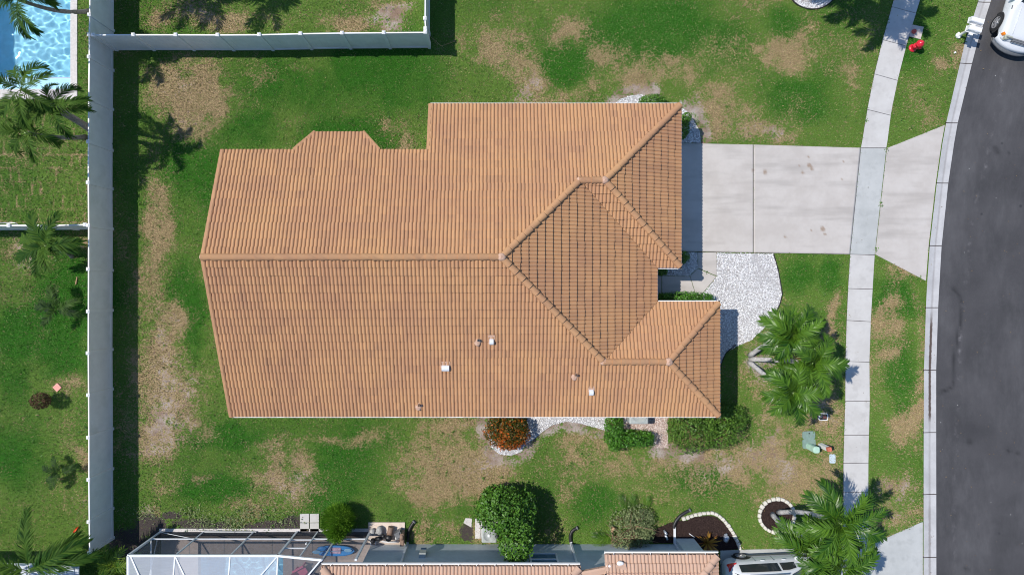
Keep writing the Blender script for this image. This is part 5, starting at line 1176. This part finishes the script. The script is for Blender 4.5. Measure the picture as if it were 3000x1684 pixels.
# ------------------------------------------------------------------ vehicles
def ringpts(st):
    x, zb, w, zbelt, wb, zt, wt = st
    half = [(0, zb), (w * .86, zb), (w * .985, zb + .10), (w, zb + .28), (w * .995, zbelt - .14), (wb, zbelt), (wt + (wb - wt) * .12, zt - (zt - zbelt) * .16), (wt * .86, zt - .012), (0, zt + .012)]
    return [(x, y, z) for y, z in half] + [(x, -y, z) for y, z in half[-2:0:-1]]
def carbody(sts, mat, root):
    m = MB(); rs = [ringpts(s) for s in sts]; n = len(rs[0])
    m.add([p for r in rs for p in r], [(i * n + k, (i + 1) * n + k, (i + 1) * n + (k + 1) % n, i * n + (k + 1) % n) for i in range(len(rs) - 1) for k in range(n)] + [tuple(range(n)), tuple((len(rs) - 1) * n + k for k in range(n - 1, -1, -1))], True)
    return m.build('body', mat, root, sub=2)
def quadpanel(sts, i, j, a, b, sa, sb, t0, t1, side, name, mat, root, off=.006):
    """panel lying on the body between ring rows a..b and stations i..j"""
    rs = [ringpts(s) for s in sts]; m = MB()
    def P(u, v):
        f = i + (j - i) * u; k = min(int(f), len(rs) - 2); fr_ = f - k
        A = [Vector(rs[k][q]) * (1 - fr_) + Vector(rs[k + 1][q]) * fr_ for q in (a, b)]; p = A[0] * (1 - v) + A[1] * v; p.y = side * (abs(p.y) + off); p.z += off * .5; return p
    nu = 10; g = [[P(sa + (sb - sa) * u / nu, v) for v in (t0, (t0 + t1) / 2, t1)] for u in range(nu + 1)]
    vv = [p for r in g for p in r]; fs = [(u * 3 + k, u * 3 + 3 + k, u * 3 + 4 + k, u * 3 + 1 + k) for u in range(nu) for k in range(2)]
    m.add(vv, fs, True); return m.build(name, mat, root)
def wheel(root, x, y, r, side, w=.22):
    m = MB(); M_ = Matrix.Translation((x, y, r)) @ Matrix.Rotation(side * -math.pi / 2, 4, 'X')
    wh = thing('wheel', None, None); wh.parent = root; wh.location = (0, 0, 0)
    m.lathe([(r * .62, w / 2), (r * .66, w / 2), (r * .92, w * .47), (r, w * .25), (r, -w * .25), (r * .9, -w / 2), (r * .6, -w / 2)], n=28, M=M_); m.build('tyre', M_rubber, wh)
    m = MB(); m.lathe([(r * .66, w * .46), (r * .62, w * .49), (r * .60, w * .36), (r * .60, -.05), (0, -.05)], n=28, M=M_); m.build('wheel_well', M_grey, wh)
    m = MB()
    for k in range(6):
        a = 2 * math.pi * k / 6; p = M_ @ Vector((math.cos(a) * .05, math.sin(a) * .05, w * .40)); q = M_ @ Vector((math.cos(a) * r * .62, math.sin(a) * r * .62, w * .40)); m.bar(p, q, .05, .045)
    m.lathe([(0, w * .45), (.06, w * .44), (.075, w * .3)], n=14, M=M_); m.lathe([(r * .665, w * .47), (r * .64, w * .51), (r * .58, w * .45)], n=28, M=M_); m.build('rim', M_rim, wh)
def arch(root, x, w, r, side):
    m = MB(); vs = []; n = 18
    for k in range(n + 1):
        a = math.pi * (-.08 + 1.16 * k / n); vs += [(x + math.cos(a) * (r + .07), side * (w + .004), r + math.sin(a) * (r + .06)), (x + math.cos(a) * (r - .05), side * (w + .012), r + math.sin(a) * (r - .05)), (x + math.cos(a) * (r - .09), side * (w - .14), r + math.sin(a) * (r - .09))]
    m.add(vs, [(k * 3 + i, k * 3 + 3 + i, k * 3 + 4 + i, k * 3 + 1 + i) for k in range(n) for i in range(2)], True); m.build('wheel_arch', M_dark, root)
SUV = [(-2.32, .50, .62, .92, .58, .98, .45), (-2.26, .36, .80, .98, .74, 1.08, .55), (-2.10, .28, .89, 1.03, .84, 1.32, .60), (-1.80, .25, .92, 1.05, .87, 1.56, .60), (-1.2, .22, .93, 1.02, .88, 1.66, .62), (-.4, .22, .93, .99, .88, 1.70, .63), (.35, .22, .93, .97, .87, 1.66, .62), (.85, .22, .93, .96, .87, 1.38, .66), (1.25, .23, .92, .95, .86, 1.08, .74), (1.9, .26, .91, .88, .84, .98, .70), (2.2, .32, .85, .78, .76, .86, .6), (2.32, .42, .66, .68, .56, .74, .45)]
so = (12.55, -12.88, 0); suv = thing('parked_car', 'white crossover parked in the south driveway with red tail light showing', 'car', so, R(2.5))
carbody(SUV, M_carw, suv)
for sd in (1, -1):
    a, b = (5, 6) if sd == 1 else (5, 6)
    quadpanel(SUV, 3, 7, 5, 6, .02, .62, .16, .93, sd, 'side_window', M_glass, suv, .012); quadpanel(SUV, 3, 7, 5, 6, .65, .93, .16, .85, sd, 'side_window', M_glass, suv, .012)
    for x in (-1.38, 1.42): wheel(suv, x, sd * .84, .36, sd); arch(suv, x, .93, .36, sd)
    m = MB(); vv = []
    for u in range(7):
        t = u / 6; x = -2.25 + .42 * t; yy = sd * (.80 + .10 * t ** .5 + .012); hz = .20 * (1 - .75 * t); vv += [(x, yy - sd * .02, .93 + .03 * t), (x, yy, 1.0 + .02 * t), (x + .03, yy - sd * .08, 1.0 + hz * .8), (x + .03, yy - sd * .22, 1.02 + hz)]
    m.add(vv, [(u * 4 + k, u * 4 + 4 + k, u * 4 + 5 + k, u * 4 + 1 + k) for u in range(6) for k in range(3)], True); m.build('tail_light', M_tail, suv)
    m = MB(); m.tube([(-1.5, sd * .60, 1.70), (-.5, sd * .62, 1.745), (.25, sd * .62, 1.72)], .022, 6); m.build('roof_rail', M_grey, suv)
    m = MB(); m.box((-.0, sd * .92, .40), (2.3, .06, .16)); m.build('side_sill', M_grey, suv)
    for x in (-.62, .32): m = MB(); m.ell((x, sd * .93, .93), (.11, .022, .025)); m.build('door_handle', M_carw, suv)
    for x in (-.95, -.12, .85): m = MB(); m.box((x, sd * .928, .68), (.012, .012, .56)); m.build('door_seam', M_grey, suv)
    m = MB(); m.ell((.82, sd * 1.0, 1.05), (.08, .1, .07)); m.build('mirror', M_carw, suv)
m = MB(); vv = []
for u in range(9):
    t = u / 8 * 2 - 1; vv += [(-2.20 + .06 * t * t, t * .60, 1.12), (-2.07 + .05 * t * t, t * .60, 1.32), (-1.86 + .05 * t * t, t * .56, 1.515)]
m.add(vv, [(u * 3 + k, u * 3 + 3 + k, u * 3 + 4 + k, u * 3 + 1 + k) for u in range(8) for k in range(2)], True); m.build('rear_window', M_glass, suv)
m = MB(); vv = []
for u in range(9):
    t = u / 8 * 2 - 1; vv += [(.40 - .05 * t * t, t * .56, 1.665), (.84 - .05 * t * t, t * .62, 1.41), (1.24 - .06 * t * t, t * .68, 1.12)]
m.add(vv, [(u * 3 + k, u * 3 + 3 + k, u * 3 + 4 + k, u * 3 + 1 + k) for u in range(8) for k in range(2)], True); m.build('windscreen', M_glass, suv)
m = MB(); m.box((-2.28, 0, .45), (.12, 1.3, .16)); m.build('rear_bumper', M_grey, suv, bevel=.04)

PU = [(-2.75, .55, .90, 1.02, .88, 1.08, .70), (-2.65, .45, .97, 1.08, .93, 1.14, .75), (-.9, .42, .98, 1.10, .94, 1.16, .76), (-.85, .42, .98, 1.12, .94, 1.72, .66), (-.5, .42, .98, 1.12, .94, 1.84, .66), (.4, .42, .98, 1.12, .94, 1.84, .66), (.75, .42, .98, 1.12, .94, 1.60, .70), (1.2, .42, .98, 1.12, .93, 1.20, .80), (1.5, .44, .98, 1.09, .92, 1.15, .82), (2.2, .48, .97, 1.04, .90, 1.10, .78), (2.45, .52, .93, .98, .86, 1.04, .70), (2.60, .60, .84, .86, .76, .90, .60), (2.64, .66, .7, .78, .62, .82, .5)]
hd_ = math.atan2(-.959, -.282); ca = (23.62, 11.81)
po = (ca[0] + .282 * 1.72, ca[1] + .959 * 1.72, 0); pu = thing('pickup_truck', 'white pickup parked at the kerb in the top right corner', 'pickup truck', po, hd_)
carbody(PU, M_carw, pu)
for sd in (1, -1):
    for x in (1.72, -1.75): wheel(pu, x, sd * .88, .40, sd, .26); arch(pu, x, .985, .40, sd)
    quadpanel(PU, 3, 6, 5, 6, .08, .95, .15, .9, sd, 'side_window', M_glass, pu, .012)
    m = MB(); m.box((2.50, sd * .62, .90), (.20, .36, .20), rz=sd * -.35); m.build('headlight', M_lens, pu, bevel=.03)
    m = MB(); m.box((2.42, sd * .86, .92), (.14, .10, .15), rz=sd * -.7); m.build('indicator', M_amber, pu, bevel=.02)
    m = MB(); m.box((.55, sd * .985, .80), (.012, .012, .6)); m.build('door_seam', M_grey, pu); m = MB(); m.ell((.25, sd * .985, 1.0), (.1, .02, .03)); m.build('door_handle', M_dark, pu)
    m = MB(); m.ell((.95, sd * 1.1, 1.2), (.08, .13, .1)); m.build('mirror', M_carw, pu)
    m = MB(); m.tube([(1.15, sd * .60, 1.235), (2.40, sd * .56, 1.085)], .014, 6); m.build('hood_crease', M_carw, pu)
    m = MB(); m.box((1.28, sd * .93, 1.10), (.16, .03, .03)); m.build('fender_badge', M_grey, pu)
m = MB(); m.box((2.60, 0, .92), (.10, .86, .16)); m.box((2.56, 0, 1.01), (.06, 1.5, .035)); m.build('grille', M_grey, pu, bevel=.02)
for zg in (.88, .94): m = MB(); m.box((2.66, 0, zg), (.015, .8, .02)); m.build('grille_bar', M_alu, pu)
vv = []; m = MB()
for u in range(13):
    t = u / 12 * 2 - 1; x = 2.86 - .34 * abs(t) ** 2.6; vv += [(x - .10, t * .99, .46), (x, t * .99, .50), (x + .01, t * .99, .64), (x - .03, t * .98, .74), (x - .24, t * .95, .78)]
m.add(vv, [(u * 5 + k, u * 5 + 5 + k, u * 5 + 6 + k, u * 5 + 1 + k) for u in range(12) for k in range(4)], True); m.build('front_bumper', M_carw, pu)
vv = []; m = MB()
for u in range(13):
    t = u / 12 * 2 - 1; x = 2.95 - .36 * abs(t) ** 2.4; vv += [(x - .2, t * .97, .34), (x, t * .97, .38), (x + .005, t * .97, .46), (x - .10, t * .97, .53)]
m.add(vv, [(u * 4 + k, u * 4 + 4 + k, u * 4 + 5 + k, u * 4 + 1 + k) for u in range(12) for k in range(3)], True); m.build('bumper_trim', M_grey, pu)
m = MB(); vv = []
for u in range(9):
    t = u / 8 * 2 - 1; vv += [(.46 - .05 * t * t, t * .60, 1.825), (.80 - .06 * t * t, t * .68, 1.58), (1.24 - .08 * t * t, t * .76, 1.225)]
m.add(vv, [(u * 3 + k, u * 3 + 3 + k, u * 3 + 4 + k, u * 3 + 1 + k) for u in range(8) for k in range(2)], True); m.build('windscreen', M_glass, pu)

# ------------------------------------------------------------------ street things
bx_, by_ = W(2806, 106); dr = math.atan2(-.27, .963)
mp = thing('mailbox_post', 'white turned mailbox post standing on the grass by the kerb', 'mailbox post', (bx_, by_, 0), dr)
m = MB(); m.lathe([(0, 0), (.13, 0), (.13, .06), (.09, .1), (.07, .16), (.055, .2), (.055, .55), (.075, .58), (.075, .62), (.05, .66), (.05, 1.0), (0, 1.0)], n=16); m.build('post', M_gut, mp)
for k in range(4): m = MB(); a = k * math.pi / 2 + .4; m.ell((math.cos(a) * .10, math.sin(a) * .10, .07), (.05, .05, .06), 8, 6); m.build('scroll_foot', M_gut, mp)
m = MB(); m.box((-.05, 0, 1.03), (.16, .78, .06)); m.box((0, 0, .98), (.3, .09, .06)); m.build('crossarm', M_gut, mp)
for lb, yy in (('white mailbox nearer the top edge, on the turned post', .22), ('white mailbox nearer the dark shadow bars, on the turned post', -.17)):
    c = Vector((bx_, by_, 1.06)) + Matrix.Rotation(dr, 3, 'Z') @ Vector((-.06, yy, 0)); mbx = thing('mailbox', lb, 'mailbox', c, dr, 'pair of white mailboxes')
    m = MB(); prof = [(-.11, 0), (.11, 0), (.11, .16)] + [(.11 * math.cos(a), .16 + .07 * math.sin(a)) for a in np.linspace(0, math.pi, 9)[1:-1]] + [(-.11, .16)]
    n = len(prof); vv = [(-.27, y, z) for y, z in prof] + [(.27, y, z) for y, z in prof]; m.add(vv, [(i, (i + 1) % n, n + (i + 1) % n, n + i) for i in range(n)] + [tuple(range(n - 1, -1, -1)), tuple(range(n, 2 * n))]); m.build('box', M_gut, mbx)
    m = MB(); m.box((.285, 0, .10), (.02, .23, .23)); m.build('door', M_gut, mbx); m = MB(); m.box((.1, -.13, .16), (.12, .012, .05)); m.build('flag', M_frame, mbx)
    m = MB(); m.box((0, 0, -.02), (.56, .27, .03)); m.build('tray', M_gut, mbx)
hx, hy = W(2673, 142); hyd = thing('fire_hydrant', 'bright red fire hydrant on the grass beside the sidewalk', 'fire hydrant', (hx, hy, 0)); hyd.scale = (.9, .9, .88)
m = MB(); m.lathe([(0, 0), (.20, 0), (.20, .05), (.15, .06), (.12, .1), (.12, .28), (.16, .29), (.16, .34), (.125, .35), (.125, .58), (.15, .6), (.19, .62), (.19, .66), (0, .66)], n=22); m.build('barrel', M_red, hyd)
m = MB(); m.lathe([(.18, .66), (.175, .70), (.14, .77), (.07, .82), (.045, .83), (.045, .88), (0, .88)], n=22); m.build('bonnet', M_red, hyd)
for a, r in ((R(-55), .075), (R(35), .055), (R(215), .055)):
    M_ = Matrix.Rotation(a, 4, 'Z') @ Matrix.Translation((.11, 0, .47)) @ Matrix.Rotation(math.pi / 2, 4, 'Y'); m = MB(); m.lathe([(r, 0), (r, .06), (r * 1.2, .065), (r * 1.2, .10), (r * .4, .11), (r * .35, .14), (0, .14)], n=14, M=M_); m.build('hose_outlet', M_red, hyd)
m = MB(); m.prism(WP([(2672, 74), (2705, 80.5), (2696, 116.5), (2662.5, 108)]), 0, .035); single('valve_pad', m, mk('pad_concrete', (.52, .46, .42), .85, .12, 7), 'small square concrete pad beside the sidewalk by the hydrant', 'concrete pad', W3(2684, 95))
m = MB(); x, y = W(2679, 92, .1); m.lathe([(.10, 0), (.10, .06), (.085, .10), (.05, .13), (0, .14)], (x, y, .035), 18); single('red_standpipe', m, M_redd, 'faded red round valve cap on the small square pad', 'standpipe', (x, y, .035))
def rrect(pts_c, w, h, r, n=4):
    o = []
    for sx, sy, a0 in ((1, 1, 0), (-1, 1, 90), (-1, -1, 180), (1, -1, 270)):
        for k in range(n + 1): a = R(a0 + 90 * k / n); o.append((pts_c[0] + sx * (w / 2 - r) + r * math.cos(a), pts_c[1] + sy * (h / 2 - r) + r * math.sin(a)))
    return o
c = W(2369, 1290); lid = thing('utility_vault', 'green flat utility vault lid set in the lawn', 'utility vault', (*c, 0), R(2))
m = MB(); m.prism(rrect((0, .255), .58, .36, .10), 0, .045); m.prism(rrect((0, -.14), .60, .44, .10), 0, .043); m.build('lid', M_green, lid)
m = MB(); m.lathe([(.035, .046), (.03, .05), (0, .05)], (.02, .34, 0), 12); m.build('lift_hole', M_dark, lid)
c = W(2369, 1306); pd_ = thing('cable_pedestal', 'rounded mint green cable pedestal standing on the green vault lid', 'cable pedestal', (*c, .045))
m = MB()
for k in range(4): m.prism(rrect((0, 0), .27 - .0 * k, .27, .08), .08 * k + .004, .08 * k + .074)
m.prism(rrect((0, 0), .25, .25, .08), 0, .34); m.build('ribbed_base', M_mint, pd_)
m = MB(); m.prism(rrect((0, 0), .29, .29, .09, 6), .34, .72); m.prism(rrect((0, 0), .25, .25, .08, 6), .72, .75); m.build('cap', M_mint, pd_, bevel=.02)
c = W(2403, 1303); mk_ = thing('marker_post', 'short white marker post with an orange red top', 'marker post', (*c, 0), R(12))
m = MB(); m.box((0, 0, .36), (.17, .17, .72)); m.build('post', M_gut, mk_); m = MB(); m.box((0, 0, .80), (.175, .175, .16)); m.build('top', mk('faded_orange', (.55, .16, .10), .6, .25, 14), mk_)
c = W(2438, 1343); m = MB(); m.prism(rrect(c, .28, .40, .05), 0, .03); m.box((c[0] - .06, c[1] + .19, .02), (.06, .05, .03)); m.box((c[0] + .06, c[1] + .19, .02), (.06, .05, .03)); single('meter_lid', m, M_blueb, 'pale blue water meter lid near the sidewalk', 'meter lid', (*c, 0))
c = W(2411, 1220); vb = thing('valve_box', 'open meter box with white rim and dark inside under the palms', 'meter box', (*c, 0), R(-2))
m = MB(); o_ = rrect((0, 0), .42, .33, .06); i_ = rrect((0, 0), .36, .27, .05); n = len(o_)
m.add([(x, y, .05) for x, y in o_] + [(x, y, .05) for x, y in i_] + [(x, y, 0) for x, y in o_] + [(x, y, .012) for x, y in i_], [(k, (k + 1) % n, n + (k + 1) % n, n + k) for k in range(n)] + [(2 * n + k, 2 * n + (k + 1) % n, (k + 1) % n, k) for k in range(n)] + [(n + k, n + (k + 1) % n, 3 * n + (k + 1) % n, 3 * n + k) for k in range(n)]); m.build('rim', M_gut, vb)
m = MB(); m.prism(i_, .004, .014); m.build('floor', M_dark, vb); m = MB(); m.lathe([(.06, .015), (.06, .04), (0, .045)], (-.09, .02, 0), 14); m.build('valve', M_grey, vb); m = MB(); m.box((.07, -.02, .025), (.15, .1, .025)); m.build('meter', mk('brown_meter', (.14, .06, .06), .5), vb)
# small litter
m = MB(); c = W3(169, 1134); m.box((c[0], c[1], .03), (.29, .29, .05), rz=R(43)); single('stepping_tile', m, M_pink, 'pink square tile lying on the west lawn', 'tile', c)
m = MB(); a = Vector(W3(219, 1537 + 22, .03)); b = Vector(W3(233, 1538, .03))
vs = []
for i in range(9):
    t = i / 8; p = a.lerp(b, t); w_ = .085 * math.sin(math.pi * (.08 + .88 * t)); s = Vector((.75, .3, 0)).normalized(); p = p + s * (.05 * math.sin(math.pi * t)) * -1; vs += [p - s * w_ + Vector((0, 0, .05)), p, p + s * w_ + Vector((0, 0, .06))]
m.add(vs, [(i * 3 + k, i * 3 + 3 + k, i * 3 + 4 + k, i * 3 + 1 + k) for i in range(8) for k in range(2)], True); single('palm_sheath', m, M_orange, 'glossy orange red fallen palm sheath near the fence end', 'palm sheath', tuple(a))
m = MB(); m.tube([W3(222, 833, .03), W3(224, 822, .05), W3(226, 811, .03)], .028, 7); single('stick', m, M_wood, 'pale brown stick on the lawn right of the feathery palm', 'stick', W3(224, 822))
m = MB(); m.ell(W3(109, 1216, .03), (.09, .03, .02), 8, 5); single('fallen_leaf', m, M_wood, 'dry orange leaf on the lawn below the purplish sapling', 'leaf', W3(109, 1216))
m = MB(); m.box((*W(2797, 155), .02), (.09, .07, .03), rz=.4); single('paper_scrap', m, M_gut, 'white scrap of paper on the grass below the mailboxes', 'paper scrap', W3(2797, 155))
m = MB(); m.tube([W3(2019, 1562, .04), W3(2035, 1573, .04)], .018, 6); single('garden_stake', m, M_frame, 'thin white stake lying in the mulch bed', 'stake', W3(2027, 1568))
m = MB(); c = W3(2127, 1576, .12); m.ell(c, (.13, .2, .14), 12, 8, .22); single('plastic_bag', m, M_silver, 'crumpled silvery plastic bag at the edge of the mulch bed', 'plastic bag', (c[0], c[1], 0))
m = MB(); m.tube([W3(1945, 1552, .05), W3(1950, 1560, .15), W3(1953, 1566, .2)], [.05, .07, .05], 8); m.tube([W3(1949, 1566, .12), W3(1956, 1580, .15)], [.06, .05], 8); single('hose_spigot', m, M_silver, 'dark metal hose fitting on the mulch left of the drain pipe', 'hose fitting', W3(1950, 1565))
m = MB(); m.box((*W(1950, 1602), .12), (.1, .1, .24)); 
c = W3(1795, 1548, .16); m = MB(); m.tube([(c[0] - .05, c[1] - .12, .2), (c[0] + .06, c[1] + .1, .22)], .08, 9); single('log_piece', m, M_wood, 'short sawn log lying at the left of the brush pile', 'log', (c[0], c[1], .1))
